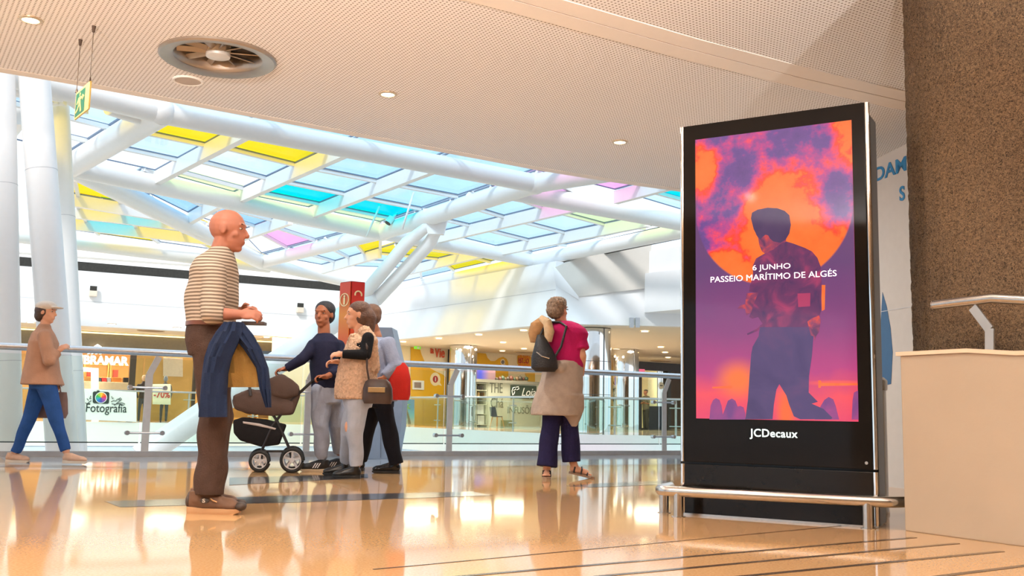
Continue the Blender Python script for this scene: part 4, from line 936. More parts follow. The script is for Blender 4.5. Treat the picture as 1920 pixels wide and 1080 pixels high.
m = MB(); m.prism(disc(cx_, 0.195, -nL, fdL), -nL * 0.006); m.build('lens_ring', mat('banner_white', (232, 244, 236)), em)
wheel = [(232, 64, 60), (240, 130, 50), (248, 200, 60), (170, 205, 70), (70, 180, 100), (50, 170, 180), (50, 120, 200), (70, 80, 170), (130, 80, 170), (200, 70, 150)]
for i, c in enumerate(wheel):
    a0, a1 = 2 * math.pi * i / 10, 2 * math.pi * (i + 1) / 10
    m = MB(); m.prism([cx_ - nL * 0.008] + disc(cx_ - nL * 0.008, 0.172, -nL, fdL, 4, a0, a1) + [disc(cx_ - nL * 0.008, 0.172, -nL, fdL, 4, a0, a1 + 0.0)[-1].lerp(cx_ - nL * 0.008 + (fdL * math.cos(a1) + (-nL).cross(fdL) * math.sin(a1)) * 0.172, 1.0)], -nL * 0.004); m.build('colour_sector', mat('wheel_%d' % i, c, 0.5), em)
for path in ([(208, 753), (213, 751), (217, 752), (220, 748), (225, 750)], [(209, 757), (215, 758), (221, 757), (228, 755), (234, 757), (231, 760), (228, 758)], [(214, 760), (219, 756), (224, 752), (228, 748), (226, 746), (222, 748)], [(171, 751), (167, 754), (163, 757), (160, 755)], [(209, 743), (211, 748), (213, 746)], [(170, 742), (168, 748), (171, 747)], [(163, 747), (166, 751)]):
    m = MB(); m.tube([Bpx(*p) - nL * 0.01 for p in path], 0.011, n=6); m.build('scroll_ornament', M_dgreen, bn2)
ds = thing('discount_sign', 'cream card sign with red discount figures in front of the mannequin', 'sign', SL(303, 785, 0.6))
p = [SL(286, 758, 0.6), SL(320, 759, 0.6), SL(320, 720, 0.6), SL(286, 720, 0.6)]
m = MB(); m.prism(p, nL * 0.02); m.build('card', mat('cream_card', (232, 222, 190), 0.6), ds)
text('lettering', '-70%', SL(287.5, 745, 0.585), fdL, Z, 0.34, mat('red_print', (196, 62, 60), 0.6), ds, width=(SL(318.5, 745, 0.6) - SL(287.5, 745, 0.6)).length, align='LEFT', ext=0.004, bold=0.006)
p = SL(303, 758, 0.62); m = MB(); m.cyl(V((p.x, p.y, 0)), V((p.x, p.y, p.z)), 0.025, n=10); m.cyl(V((p.x, p.y, 0)), V((p.x, p.y, 0.02)), 0.2, n=20); m.build('stand', M_frame, ds)
# dark blue fascia of the next shop
a, b = SL(380, 640, 2.6), SL(700, 640, 2.6)
m = MB(); m.prism([V((a.x, a.y, 2.35)), V((b.x, b.y, 2.35)), V((b.x, b.y, 2.9)), V((a.x, a.y, 2.9))], nL * 0.3); struct(m.build('shop_fascia', mat('navy_fascia', (40, 70, 104), 0.5)))
# wall mounted white boxes
def wallbox(o, n, lab, drk):
    t_ = thing('wall_projector', lab, 'wall light', o); fx = n.cross(Z)
    m = MB(); m.box(o - n * 0.12 - Z * 0.08, (0.26, 0.2, 0.2), (fx, n, Z)); m.build('housing', M_white_warm, t_, bevel=0.02)
    m = MB(); m.box(o - n * 0.16 + Z * 0.1, (0.22, 0.1, 0.16), (fx, n, Z)); m.build('lens', drk, t_)
wallbox(SL(174, 547, 0), nL, 'small white and black fitting on the left white bulkhead behind the walking man', M_dark)
wallbox(SL(561, 578, 0), nL, 'small white and black fitting on the white bulkhead left of the young man', M_dark)
t_ = thing('wall_bracket', 'pale metal double bracket on the white bulkhead right of the grey haired woman', 'bracket', plane(1189, 605, FRb, n2))
for dx in (1184, 1195):
    p = plane(dx, 605, FRb - n2 * 0.06, n2); m = MB(); m.box(p, (0.13, 0.12, 0.30), (fd2, n2, Z)); m.build('plate', M_railsteel, t_)

# ---- right: yellow walls, tea shop, dark shop
W0, W1 = at(745, 700, 42.3), at(1010, 700, 48.5); W0.z = W1.z = 0
wd_ = (W1 - W0).normalized(); wn = V((-wd_.y, wd_.x, 0))
def SW(px, py, off=0.0): return plane(px, py, W0 - wn * off, wn)
M_cream2 = mat('cream_panel', (250, 232, 196), 0.55, var=0.02); M_yel = mat('sunflower_yellow', (236, 180, 20), 0.5, var=0.03)
w = MB(); e0_, e1_ = W0 - wd_ * 6, W1 + wd_ * 16; w.prism([e0_, e1_, e1_ + Z * 3.36, e0_ + Z * 3.36], wn * 0.2); struct(w.build('wall_yellow', M_cream2))
def paint(name, pts, m_, off, lab, cat, th=0.008):
    q_ = MB(); q_.prism([SW(x, y, off) for x, y in pts], -wn * th); return tag(q_.build(name, m_), lab, cat)
paint('yellow_wave_panel', [(770, 651), (787, 652), (790, 664), (796, 678), (806, 690), (818, 697), (830, 702), (836, 708), (837, 802), (775, 802), (770, 740)], M_yel, 0.02, 'yellow wave shaped wall panel left of the first chrome column', 'wall panel')
paint('yellow_wave_panel', [(893, 661), (911, 663), (914, 671), (920, 677), (928, 677), (936, 671), (943, 669), (950, 673), (953, 680), (953, 800), (893, 800)], M_yel, 0.02, 'yellow wave shaped wall panel above the tea counter', 'wall panel')
paint('yellow_wave_panel', [(970, 667), (1003, 670), (1003, 692), (995, 690), (978, 688), (970, 682)], M_yel, 0.02, 'yellow wall panel with red and orange words beside the grey haired woman', 'wall panel')
paint('yellow_wave_panel', [(984, 700), (1003, 700), (1003, 720), (992, 722)], M_yel, 0.02, 'small yellow wall patch under the red lettered yellow panel', 'wall panel')
M_orangered = mat('orange_red_letters', (222, 86, 44), 0.5)
def words(lab, items):
    t_ = thing('painted_words', lab, 'lettering', SW(items[0][1], items[0][2], 0.035))
    for body, x0, y, x1, size, m_ in items:
        a_, b_ = SW(x0, y, 0.035), SW(x1, y, 0.035); text('lettering', body, a_, wd_, Z, size, m_, t_, width=(b_ - a_).length, align='LEFT', ext=0.01, bold=0.012)
words('orange red handwritten words on the cream wall left of the first chrome column', [('la', 807, 662, 813, 0.4, M_orangered), ('Vie', 815, 669, 834, 0.62, M_orangered)])
words('red and orange words on the yellow panel beside the grey haired woman', [('ESTÃO', 971.5, 680, 991, 0.34, mat('red_print', (196, 62, 60))), ('OS SABO', 972, 672, 994, 0.28, mat('pale_orange_print', (240, 150, 30), 0.5)), ('A SUA ESPERA', 972, 686, 995, 0.2, mat('pale_orange_print', (240, 150, 30), 0.5))])
def bubble(px, py, r, rin, cin, lab):
    t_ = thing('info_bubble', lab, 'wall sign', SW(px, py, 0.03)); c = SW(px, py, 0.03)
    m = MB(); m.prism(disc(c, r, -wn, wd_, 32), -wn * 0.01); m.build('disc', M_cream2, t_)
    m = MB(); m.prism([c + wd_ * r * .5 - Z * r * .8, c + wd_ * r * 1.35 - Z * r * .95, c + wd_ * r * .85 - Z * r * .4], -wn * 0.01); m.build('tail', M_cream2, t_)
    m = MB(); m.prism(disc(c - wn * 0.012, rin, -wn, wd_, 28), -wn * 0.006); m.build('inner_disc', mat('bubble_%d' % px, cin, 0.5), t_)
    text('letter', 'i', c - wn * 0.02 - Z * rin * 0.55, wd_, Z, rin * 1.7, M_white, t_, ext=0.003, bold=0.01)
bubble(816, 711, 0.29, 0.15, (176, 40, 44), 'cream speech bubble with red information mark on the left yellow panel')
bubble(942.5, 679, 0.15, 0.085, (66, 50, 40), 'small cream speech bubble with dark information mark above the tea counter')
t_ = thing('wall_monitor', 'small white framed grey monitor on the left yellow panel', 'monitor', SW(783, 721, 0.05))
m = MB(); m.prism([SW(773, 730, 0.03), SW(793, 731, 0.03), SW(793, 714, 0.03), SW(773, 713, 0.03)], -wn * 0.08); m.build('frame', M_white, t_)
m = MB(); m.prism([SW(777, 727, 0.12), SW(789.5, 727.5, 0.12), SW(789.5, 717, 0.12), SW(777, 716.5, 0.12)], -wn * 0.01); m.build('screen', mat('grey_screen', (150, 130, 124), 0.3), t_)
t_ = thing('beach_poster', 'tall poster of a palm tree on a blue beach left of the yellow panel', 'poster', SW(768, 798, 0.3))
m = MB(); m.prism([SW(752, 800, 0.3), SW(777, 801, 0.3), SW(777, 749, 0.3), SW(752, 748, 0.3)], wn * 0.05)
def ramp_mat(name, cols, axis='Z', lo=0, hi=1):
    mm = bpy.data.materials.new(name); mm.use_nodes = True; n = mm.node_tree; b = n.nodes['Principled BSDF']; tc = n.nodes.new('ShaderNodeTexCoord'); s_ = n.nodes.new('ShaderNodeSeparateXYZ'); mr = n.nodes.new('ShaderNodeMapRange'); rp = n.nodes.new('ShaderNodeValToRGB')
    mr.inputs['From Min'].default_value = lo; mr.inputs['From Max'].default_value = hi
    n.links.new(tc.outputs['Object'], s_.inputs[0]); n.links.new(s_.outputs[axis], mr.inputs['Value']); n.links.new(mr.outputs['Result'], rp.inputs['Fac']); n.links.new(rp.outputs['Color'], b.inputs['Base Color'])
    rp.color_ramp.elements[0].color = lin(cols[0]); rp.color_ramp.elements[1].color = lin(cols[-1])
    for i, c in enumerate(cols[1:-1]):
        e = rp.color_ramp.elements.new((i + 1) / (len(cols) - 1)); e.color = lin(c)
    b.inputs['Roughness'].default_value = 0.45; return mm
m.build('print', ramp_mat('beach_print', [(236, 214, 170), (120, 200, 214), (60, 150, 210), (70, 140, 205)], 'Z', 0.0, 1.15), t_)
m = MB(); m.tube([SW(768, 795, 0.33), SW(765, 778, 0.33), SW(760, 762, 0.33)], [0.06, 0.045, 0.035], n=8); m.build('palm_trunk', mat('palm_trunk', (120, 100, 70), 0.7), t_)
m = MB()
for a_ in (-20, 20, 65, 110, 150, 195, 240, 300):
    c = SW(760, 760, 0.33); d_ = wd_ * math.cos(math.radians(a_)) + Z * math.sin(math.radians(a_)); e_ = c + d_ * 0.32 - Z * 0.06; s_ = (d_.cross(wn)).normalized() * 0.05
    m.prism([c, c.lerp(e_, .5) + s_, e_, c.lerp(e_, .5) - s_], -wn * 0.006)
m.build('palm_fronds', mat('palm_green', (90, 160, 70), 0.6), t_)
t_ = thing('exit_sign', 'small lit green exit sign on the ceiling above the left yellow panel', 'exit sign', SW(784, 652, 0.5))
m = MB(); m.prism([SW(779, 654, 0.5), SW(789, 655, 0.5), SW(789, 650, 0.5), SW(779, 649, 0.5)], wn * 0.1); m.build('case', mat('lit_green', (120, 190, 60), 0.5, emit=(120, 200, 60), es=0.8), t_)
m = MB(); c = SW(784, 652, 0.51); m.prism([c + wd_ * -.06 - Z * .04, c + wd_ * .06 - Z * .04, c + wd_ * .06 + Z * .04, c + wd_ * -.06 + Z * .04], -wn * 0.01); m.build('pictogram', M_white, t_)
t_ = thing('dark_pilaster', 'narrow dark wall edge beside the first chrome column', 'pilaster', SW(839, 800, 0.2), kind='thing')
m = MB(); q0_, q1_ = SW(836, 800, 0.1), SW(842, 800, 0.1); q0_.z = q1_.z = 0; m.prism([q0_, q1_, q1_ + Z * 3.35, q0_ + Z * 3.35], -wn * 0.3); m.build('edge', M_dark, t_)
# tea shop counter front
OFF = 3.0
def TQ(name, x0, x1, y0, y1, off, depth, m_, lab=None, cat=None, parent=None):
    p = [SW(x0, y1, off), SW(x1, y1, off), SW(x1, y0, off), SW(x0, y0, off)]
    zb_ = max(0.0, min(p[0].z, p[1].z)); zt_ = (p[2].z + p[3].z) / 2
    for k_ in (0, 1): p[k_].z = zb_
    for k_ in (2, 3): p[k_].z = zt_
    m = MB(); m.prism(p, wn * depth); o = m.build(name, m_, parent)
    if cat: tag(o, lab, cat)
    return o
M_cab = mat('pale_sage_cabinet', (206, 208, 194), 0.5, var=0.02)
tc_ = thing('tea_counter', 'pale tea shop counter front with thin grey lettering', 'counter', SW(955, 800, OFF))
TQ('counter_front', 915, 1012, 716, 806, OFF, 0.7, M_cab, parent=tc_)
TQ('worktop', 893, 1014, 713.5, 716, OFF + 0.1, 0.9, mat('stone_top', (150, 146, 136), 0.4), parent=tc_)
M_thin = mat('grey_green_print', (112, 116, 106), 0.6)
for body, x0, y, x1, s_ in (('THÉ', 918, 736, 942, 0.62), ('Chá', 919, 764, 943, 0.6), ('INFUSÕES', 951, 775, 1003, 0.42)):
    a_, b_ = SW(x0, y, OFF + 0.01), SW(x1, y, OFF + 0.01); text('lettering', body, a_, wd_, Z, s_, M_thin, tc_, width=(b_ - a_).length, align='LEFT', ext=0.006)
cbd = thing('chalkboard', 'dark green chalkboard with white script and ornaments on the tea counter', 'chalkboard', SW(975, 747, OFF + 0.06))
TQ('board', 958, 1006, 723, 747, OFF + 0.05, 0.03, mat('chalkboard_green', (52, 70, 60), 0.6), parent=cbd)
text('lettering', 'Loja', SW(977, 742, OFF + 0.06), wd_, Z, 0.5, M_white, cbd, width=(SW(1003, 742, OFF) - SW(977, 742, OFF)).length, align='LEFT', ext=0.004, shear=0.35)
for path in ([(961, 740), (960, 733), (962, 727), (966, 726), (967, 730), (963, 732)], [(968, 726), (972, 725), (973, 729), (969, 731)], [(961, 741), (964, 738), (965, 734)]):
    m = MB(); m.tube([SW(x, y, OFF + 0.07) for x, y in path], 0.018, n=6); m.build('chalk_scroll', M_white, cbd)
sh_ = thing('open_shelf', 'open white shelf rack with jars at the left end of the tea counter', 'shelf', SW(904, 800, OFF))
for y in (718, 731, 743.5, 758, 776, 796): TQ('shelf_board', 893, 914, y, y + 0.8, OFF, 0.5, M_cab, parent=sh_)
for x in (893, 913.2): TQ('side_panel', x, x + 0.8, 717, 805, OFF, 0.5, M_cab, parent=sh_)
TQ('back_panel', 893, 914, 717, 805, OFF - 0.5, 0.02, mat('shelf_back', (176, 150, 110), 0.6), parent=sh_)
jars = [(896, 731, (70, 66, 70)), (900, 731, (90, 84, 90)), (904, 731, (130, 120, 116)), (909, 731, (200, 196, 186)), (897, 743.5, (214, 176, 120)), (903, 743.5, (90, 64, 40)), (908, 743.5, (210, 170, 110))]
for x, yb, c in jars:
    p = SW(x, yb, OFF - 0.2); o_ = thing('tea_jar', 'small tea jar on the open shelf left of the tea counter', 'jar', p, 'jars on the open shelf')
    m = MB(); m.lathe([(0, 0), (0.05, 0), (0.055, 0.02), (0.055, 0.15), (0.03, 0.17), (0, 0.17)], p, n=12); m.build('jar_body', mat('jar_%d_%d' % (x, int(yb)), c, 0.4), o_, smooth='auto')
for x, y0, y1, lab in ((895, 759, 776, 'white carton on the shelf rack under the jars'), (896, 779, 796, 'lower white carton on the shelf rack'), ): TQ('carton', x, x + 12, y0, y1, OFF - 0.1, 0.3, M_white, lab, 'carton')
for i, x in enumerate((931, 937, 942, 947, 952, 958, 964, 969, 975, 981, 987)):
    p = SW(x, 713.4, OFF - 0.3); o_ = thing('tea_pot', 'small dark pot in the row on top of the tea counter', 'pot', p, 'pots on the tea counter'); r_ = 0.075 + 0.02 * ((i * 7) % 3)
    m = MB(); m.lathe([(0, 0), (r_ * .7, 0), (r_, r_ * .7), (r_ * .8, r_ * 1.4), (r_ * .3, r_ * 1.6), (r_ * .15, r_ * 1.9), (0, r_ * 1.95)], p, n=14); m.build('body', mat('pot_%d' % (i % 4), [(70, 60, 50), (96, 50, 40), (60, 76, 60), (110, 84, 60)][i % 4], 0.5), o_, smooth=True)
TQ('digital_panel', 894, 929, 694, 713, OFF - 0.45, 0.06, ramp_mat('blue_violet_display', [(60, 90, 200), (120, 90, 130), (40, 60, 180), (130, 100, 110)], 'X', -2.0, -0.9), 'blue and violet display board standing at the left of the tea counter top', 'display')
# chair in front of the counter
cp = SW(932, 792, OFF + 0.7); cp.z = 0
ch = thing('shell_chair', 'navy blue shell chair on wooden legs in front of the tea counter', 'chair', cp); M_navy = mat('navy_plastic', (50, 62, 84), 0.4)
m = MB(); m.loft([(cp + Z * .44, .2, .2), (cp + Z * .46, .23, .22), (cp + Z * .48, .22, .21)], (wd_, wn, Z)); m.build('seat', M_navy, ch, smooth=True)
m = MB(); m.prism([cp - wd_ * .2 + wn * .2 + Z * .46, cp - wd_ * .22 - wn * .2 + Z * .46, cp - wd_ * .30 - wn * .17 + Z * .84, cp - wd_ * .30 + wn * .17 + Z * .84], wd_ * .04); m.build('backrest', M_navy, ch, bevel=0.015)
for sx_2 in (-1, 1):
    for sy_ in (-1, 1):
        m = MB(); m.cyl(cp + wd_ * .22 * sx_2 + wn * .2 * sy_, cp + wd_ * .14 * sx_2 + wn * .13 * sy_ + Z * .45, .014, .02, n=8); m.build('leg', M_wood, ch)
TQ('green_sack', 945, 962, 788, 806, OFF + 0.2, 0.3, mat('sage_sack', (120, 128, 96), 0.7), 'grey green sack on the floor by the tea counter', 'sack')
# dark shop right
F0, F1 = at(1190, 740, 45.0), at(1330, 740, 48.0); F0.z = F1.z = 0
fd_ = (F1 - F0).normalized(); fn_ = V((-fd_.y, fd_.x, 0))
def SD(px, py, off=0.0): return plane(px, py, F0 - fn_ * off, fn_)
def DQ(name, x0, x1, y0, y1, off, depth, m_, lab=None, cat=None):
    p = [SD(x0, y1, off), SD(x1, y1, off), SD(x1, y0, off), SD(x0, y0, off)]; zb_ = max(0, min(p[0].z, p[1].z)); zt_ = (p[2].z + p[3].z) / 2
    for k_ in (0, 1): p[k_].z = zb_
    for k_ in (2, 3): p[k_].z = zt_
    m = MB(); m.prism(p, fn_ * depth); o = m.build(name, m_); 
    if cat: tag(o, lab, cat)
    else: struct(o)
    return o
M_shopdark = mat('dark_shop_front', (46, 36, 30), 0.4)
DQ('shop_fascia', 1196, 1330, 682, 693, 0.2, 0.4, M_shopdark); DQ('wall_dark_shop', 1196, 1330, 690, 810, -4.0, 0.2, mat('dark_shop_inside', (84, 62, 50), 0.6))
DQ('trim_13', 1197, 1203, 690, 808, 0.15, 0.3, M_shopdark); DQ('trim_13', 1252, 1258, 690, 808, 0.15, 0.3, M_shopdark)
DQ('cream_pillar', 1215, 1232, 693, 808, -1.0, 0.4, mat('cream_wall_glow', (244, 228, 176), 0.5, emit=(244, 220, 160), es=0.25), 'cream wall pier with painted glow inside the dark shop behind the distant man', 'pier')  # emission stands in for shop light falling on the pier
DQ('lit_screen', 1236, 1250, 696, 762, -0.6, 0.1, mat('lit_shop_screen', (236, 240, 246), 0.4, emit=(230, 240, 250), es=0.7), 'tall bright screen in the dark shop window', 'screen')
DQ('navy_plinth', 1234, 1256, 762, 806, -0.2, 0.6, mat('navy_plinth', (54, 72, 100), 0.5), 'navy display plinth under the bright shop screen', 'plinth')
DQ('pink_sign', 1199, 1209, 692, 700, 0.25, 0.06, mat('pink_sign', (232, 110, 140), 0.5, emit=(232, 110, 140), es=0.6), 'small pink lit sign at the top left of the dark shop', 'sign')
t_ = thing('round_sign', 'round pale hanging sign in front of the bright shop screen', 'sign', SD(1240, 723, 0.5)); c = SD(1240, 723, 0.5)
m = MB(); m.prism(disc(c, 0.16, -fn_, fd_), fn_ * 0.05); m.build('disc', mat('pale_disc', (226, 214, 190), 0.5), t_); m = MB(); m.cyl(c + Z * .15, c + Z * 1.0, .01, n=6); m.build('hanger', M_shopdark, t_)
m = MB(); m.beam(c - fd_ * .09 - fn_ * .004, c + fd_ * .09 - fn_ * .004, .01, .04); m.build('lettering_band', M_dark, t_)
for px in (1215, 1245): lamp(SD(px, 700, -1.5) * 1.0 + Z * 0, 60, 0.8)
# ------------------------------------------------------------------ people
AXW = (V((1, 0, 0)), V((0, 1, 0)), Z)
class Person:
    def __init__(s, foot, f, label, h=None):
        b = fl(*foot); s.D = b.y; f = V(f).normalized(); s.f = f; s.s = Z.cross(f); s.ax = (s.f, s.s, Z)
        s.root = thing('person', label, 'person', b); s.base = b
    def J(s, px, py, dy=0.0): return at(px, py, s.D + dy)
    def add(s, m, shapes):
        for q in shapes:
            k = q[0]
            if k == 'c': m.capsule(q[1], q[2], q[3], q[4])
            elif k == 'k': m.cyl(q[1], q[2], q[3], q[4], n=18)
            elif k == 'l': m.loft(q[1], q[2] if len(q) > 2 else s.ax)
            elif k == 'e': m.ell(q[1], q[2], q[3] if len(q) > 3 else s.ax)
        return m
    def make(s, name, shapes, m_, voxel=0.008, smooth=3, parent=None, label=None, disp=None):
        if name == 'body': shapes = [('l', [(c, a * 0.84, b * 0.84) for c, a, b in q[1]]) if q[0] == 'l' else q for q in shapes]
        return s.add(MB(), shapes).remesh(name, m_, parent or s.root, voxel, smooth, label, disp)
def head_shapes(c, f, u=Z, k=1.0):
    f = V(f).normalized(); sd_ = V(u).cross(f).normalized(); u = f.cross(sd_); ax = (f, sd_, u)
    P = lambda a, b, z_: c + f * a * k + sd_ * b * k + u * z_ * k
    S = [('e', P(-0.012, 0, 0.025), (0.098 * k, 0.077 * k, 0.092 * k), ax), ('e', P(0.022, 0, -0.04), (0.068 * k, 0.058 * k, 0.078 * k), ax),
         ('e', P(0.055, 0, -0.092), (0.028 * k, 0.026 * k, 0.022 * k), ax), ('c', P(0.082, 0, 0.018), P(0.103, 0, -0.022), 0.008 * k, 0.014 * k),
         ('e', P(0.074, 0, 0.034), (0.016 * k, 0.05 * k, 0.012 * k), ax), ('e', P(0.083, 0, -0.056), (0.012 * k, 0.026 * k, 0.007 * k), ax), ('e', P(0.080, 0, -0.067), (0.012 * k, 0.022 * k, 0.007 * k), ax)]
    for s_ in (-1, 1):
        S += [('e', P(-0.008, 0.078 * s_, 0.0), (0.020 * k, 0.008 * k, 0.032 * k), ax), ('e', P(0.046, 0.040 * s_, -0.024), (0.026 * k, 0.022 * k, 0.024 * k), ax)]
    return S
def add_eyes(p, c, f, u=Z, k=1.0):
    f = V(f).normalized(); sd_ = V(u).cross(f).normalized(); u = f.cross(sd_)
    for s_ in (-1, 1):
        e = c + f * 0.0695 * k + sd_ * 0.030 * s_ * k + u * 0.012 * k
        m = MB(); m.ell(e, (0.010 * k, 0.012 * k, 0.006 * k), (f, sd_, u), 12, 8); ey = m.build('eye', mat('eye_white', (176, 164, 154), 0.35), p.root, smooth=True)
        m = MB(); m.ell(e + f * 0.0065 * k, (0.005 * k, 0.006 * k, 0.006 * k), (f, sd_, u), 10, 6); m.build('iris', mat('eye_iris', (50, 36, 28), 0.15), ey, smooth=True)
        m = MB(); m.capsule(e + u * 0.024 * k - sd_ * 0.016 * k + f * 0.010 * k, e + u * 0.024 * k + sd_ * 0.016 * k + f * 0.010 * k, 0.0035 * k, 0.0035 * k, 8, 3); m.build('eyebrow', mat('brow_hair', (70, 54, 42), 0.8), p.root, smooth=True)
def hand_shapes(w, d, pn, th, curl=0.5, k=1.0):
    """w wrist, d finger direction, pn palm normal (fingers curl towards it), th thumb side"""
    d = V(d).normalized(); pn = (V(pn) - d * V(pn).dot(d)).normalized(); th = (V(th) - d * V(th).dot(d)); th = (th - pn * th.dot(pn)).normalized()
    S = [('e', w + d * 0.048 * k, (0.052 * k, 0.040 * k, 0.017 * k), (d, th, pn)), ('c', w - d * 0.01, w + d * 0.03 * k, 0.026 * k, 0.024 * k)]
    for i, (off, L_) in enumerate(((0.031, 0.072), (0.0105, 0.080), (-0.0105, 0.075), (-0.031, 0.060))):
        p = w + d * (0.088 - abs(off) * 0.18) * k + th * off * k; dd = d.copy(); a = 0.0
        for j, (fr, r_) in enumerate(((0.44, 0.0088), (0.31, 0.0080), (0.25, 0.0072))):
            a += curl * (0.75, 1.0, 0.7)[j] * (1 + 0.1 * i); dd = d * math.cos(a) + pn * math.sin(a) + th * off * 0.8
            q = p + dd.normalized() * L_ * fr * k; S.append(('c', p, q, r_ * k, r_ * k * 0.94)); p = q
    p = w + d * 0.022 * k + th * 0.030 * k; t1 = (d * 0.6 + th * 0.75 + pn * 0.25).normalized(); q = p + t1 * 0.042 * k; t2 = (d * 0.9 + th * 0.15 + pn * 0.45).normalized()
    S += [('c', w + d * 0.012 * k + th * 0.014 * k, p, 0.016 * k, 0.013 * k), ('c', p, q, 0.013 * k, 0.0105 * k), ('c', q, q + t2 * 0.032 * k, 0.0105 * k, 0.0085 * k)]
    return S
def shoe(p, heel, d, L_=0.28, m_up=None, m_sole=None, lift=0.0, w=1.0, ankle=True, sole_h=0.028, shape='shoe', name='shoe'):
    """heel: floor point under the heel; lift: heel raised, foot pivoting on the toe (radians)"""
    d = V(d); d.z = 0; d.normalize(); sd_ = Z.cross(d); toe = V(heel) + d * L_
    def P(a, b, z_):
        v = V((a - L_ * 0.86, b, z_)); c, s_ = math.cos(lift), math.sin(lift)
        x, z2 = v.x * c + v.z * s_, -v.x * s_ + v.z * c
        return V(heel) + d * (L_ * 0.86 + x) + sd_ * v.y + Z * z2
    ax = ((P(1, 0, 0) - P(0, 0, 0)).normalized(), sd_, (P(0, 0, 1) - P(0, 0, 0)).normalized()); k = L_ / 0.28
    if shape == 'sandal': return P, ax, k
    U = [('e', P(0.045 * k, 0, 0.06 * k), (0.047 * k, 0.035 * k * w, 0.05 * k), ax), ('c', P(0.06 * k, 0, 0.062 * k), P(0.225 * k, 0, 0.045 * k), 0.038 * k * w, 0.034 * k * w), ('e', P(0.225 * k, 0, 0.042 * k), (0.052 * k, 0.042 * k * w, 0.03 * k), ax), ('c', P(0.085 * k, 0, 0.085 * k), P(0.17 * k, 0, 0.062 * k), 0.034 * k * w, 0.03 * k * w)]
    if ankle: U += [('k', P(0.058 * k, 0, 0.06 * k), P(0.055 * k, 0, (0.20 if shape == 'boot' else 0.115) * k), 0.043 * k * w, 0.044 * k * w)]
    if shape == 'boot': U += [('c', P(0.058 * k, 0, 0.07 * k), P(0.055 * k, 0, 0.17 * k), 0.044 * k * w, 0.046 * k * w)]
    o = p.make(name, U, m_up, 0.006, 2)
    prof = [(0.0, 0.0), (0.008, 0.024), (0.04, 0.033), (0.10, 0.031), (0.16, 0.038), (0.21, 0.044), (0.25, 0.038), (0.275, 0.02), (0.28, 0.0)]
    out = [(a * k, b * k * w) for a, b in prof] + [(a * k, -b * k * w) for a, b in prof[-2:0:-1]]
    m = MB(); z1 = lambda a: sole_h * (1.12 if a < 0.1 * k else 0.9)
    m.rings([[P(a, b * 0.94, 0.0 + (0.012 if a > 0.26 * k else 0.0)) for a, b in out], [P(a, b * 1.03, z1(a) * 0.5) for a, b in out], [P(a, b, z1(a)) for a, b in out]])
    m.build('sole', m_sole, o, smooth='auto')
    return o, P, ax, k
def fabric(name, rgb, var=0.12, scale=18, bump=0.25, bscale=120, rough=0.85): return mat(name, rgb, rough, var=var, scale=scale, bump=bump, bscale=bscale, spec=0.2)
def stripes(name, c1, c2, freq):
    m = bpy.data.materials.new(name); m.use_nodes = True; n = m.node_tree; b = n.nodes['Principled BSDF']; tc = n.nodes.new('ShaderNodeTexCoord'); w = n.nodes.new('ShaderNodeTexWave'); rp = n.nodes.new('ShaderNodeValToRGB')
    w.bands_direction = 'Z'; w.inputs['Scale'].default_value = freq; w.inputs['Distortion'].default_value = 0.6; w.inputs['Detail'].default_value = 1
    rp.color_ramp.elements[0].position = 0.35; rp.color_ramp.elements[1].position = 0.7; rp.color_ramp.elements[0].color = lin(c1); rp.color_ramp.elements[1].color = lin(c2)
    n.links.new(tc.outputs['Object'], w.inputs['Vector']); n.links.new(w.outputs['Fac'], rp.inputs['Fac']); n.links.new(rp.outputs['Color'], b.inputs['Base Color']); b.inputs['Roughness'].default_value = 0.9; b.inputs['Specular IOR Level'].default_value = 0.15
    return m
def wrinkle(fr=22.0, amp=0.006, seed=0.0):
    def f(co):
        return V((math.sin(co.z * fr + co.x * 9 + seed), math.sin(co.z * fr * 0.8 + co.x * 13 + 1.3 + seed), 0)) * amp * (0.5 + 0.5 * math.sin(co.z * 7 + co.y * 15 + seed))
    return f
SK_TAN = mat('skin_tanned', (166, 108, 88), 0.55, var=0.06, spec=0.3); SK_OLIVE = mat('skin_olive', (172, 116, 88), 0.55, var=0.06, spec=0.3); SK_FAIR = mat('skin_fair', (212, 158, 130), 0.55, var=0.06, spec=0.3); SK_BROWN = mat('skin_brown', (160, 100, 72), 0.55, var=0.06, spec=0.3)

# ---- A: man in a striped jumper walking to the right
p = Person((402, 960), (1, 0, 0), 'bald man in grey beige striped jumper and brown trousers walking right with a navy coat')
J = p.J; HC = J(429, 433)
near, far = -1, 1
shN, elN, wrN = J(400, 512, -.17), J(398, 588, -.22), J(449, 590, -.19); shF, elF, wrF = J(408, 512, .17), J(414, 586, .2), J(452, 584, .08)
hipN, knN, anN = J(398, 660, -.085), J(402, 780, -.085), J(393, 930, -.085); hipF, knF, anF = J(396, 660, .085), J(408, 782, .09), J(388, 928, .09)
B_ = head_shapes(HC, (1, 0, -0.06), Z, 1.1) + [('c', J(412, 480), J(423, 446), .066, .062)]
B_ += [('l', [(J(400, 500), .085, .15), (J(399, 520), .115, .185), (J(398, 560), .122, .18), (J(396, 600), .115, .165), (J(395, 640), .115, .165), (J(396, 668), .10, .15)]),
       ('c', shN, elN, .05, .042), ('c', elN, wrN, .042, .029), ('c', shF, elF, .05, .042), ('c', elF, wrF, .042, .029),
       ('c', hipN, knN, .08, .056), ('c', knN, anN, .056, .04), ('c', hipF, knF, .08, .056), ('c', knF, anF, .056, .04)]
B_ += hand_shapes(wrN, (1, .05, .05), (0, .7, -.6), (0, .3, 1), 0.75) + hand_shapes(wrF, (1, -.2, 0), (0, -.7, -.6), (0, .2, 1), 0.6)
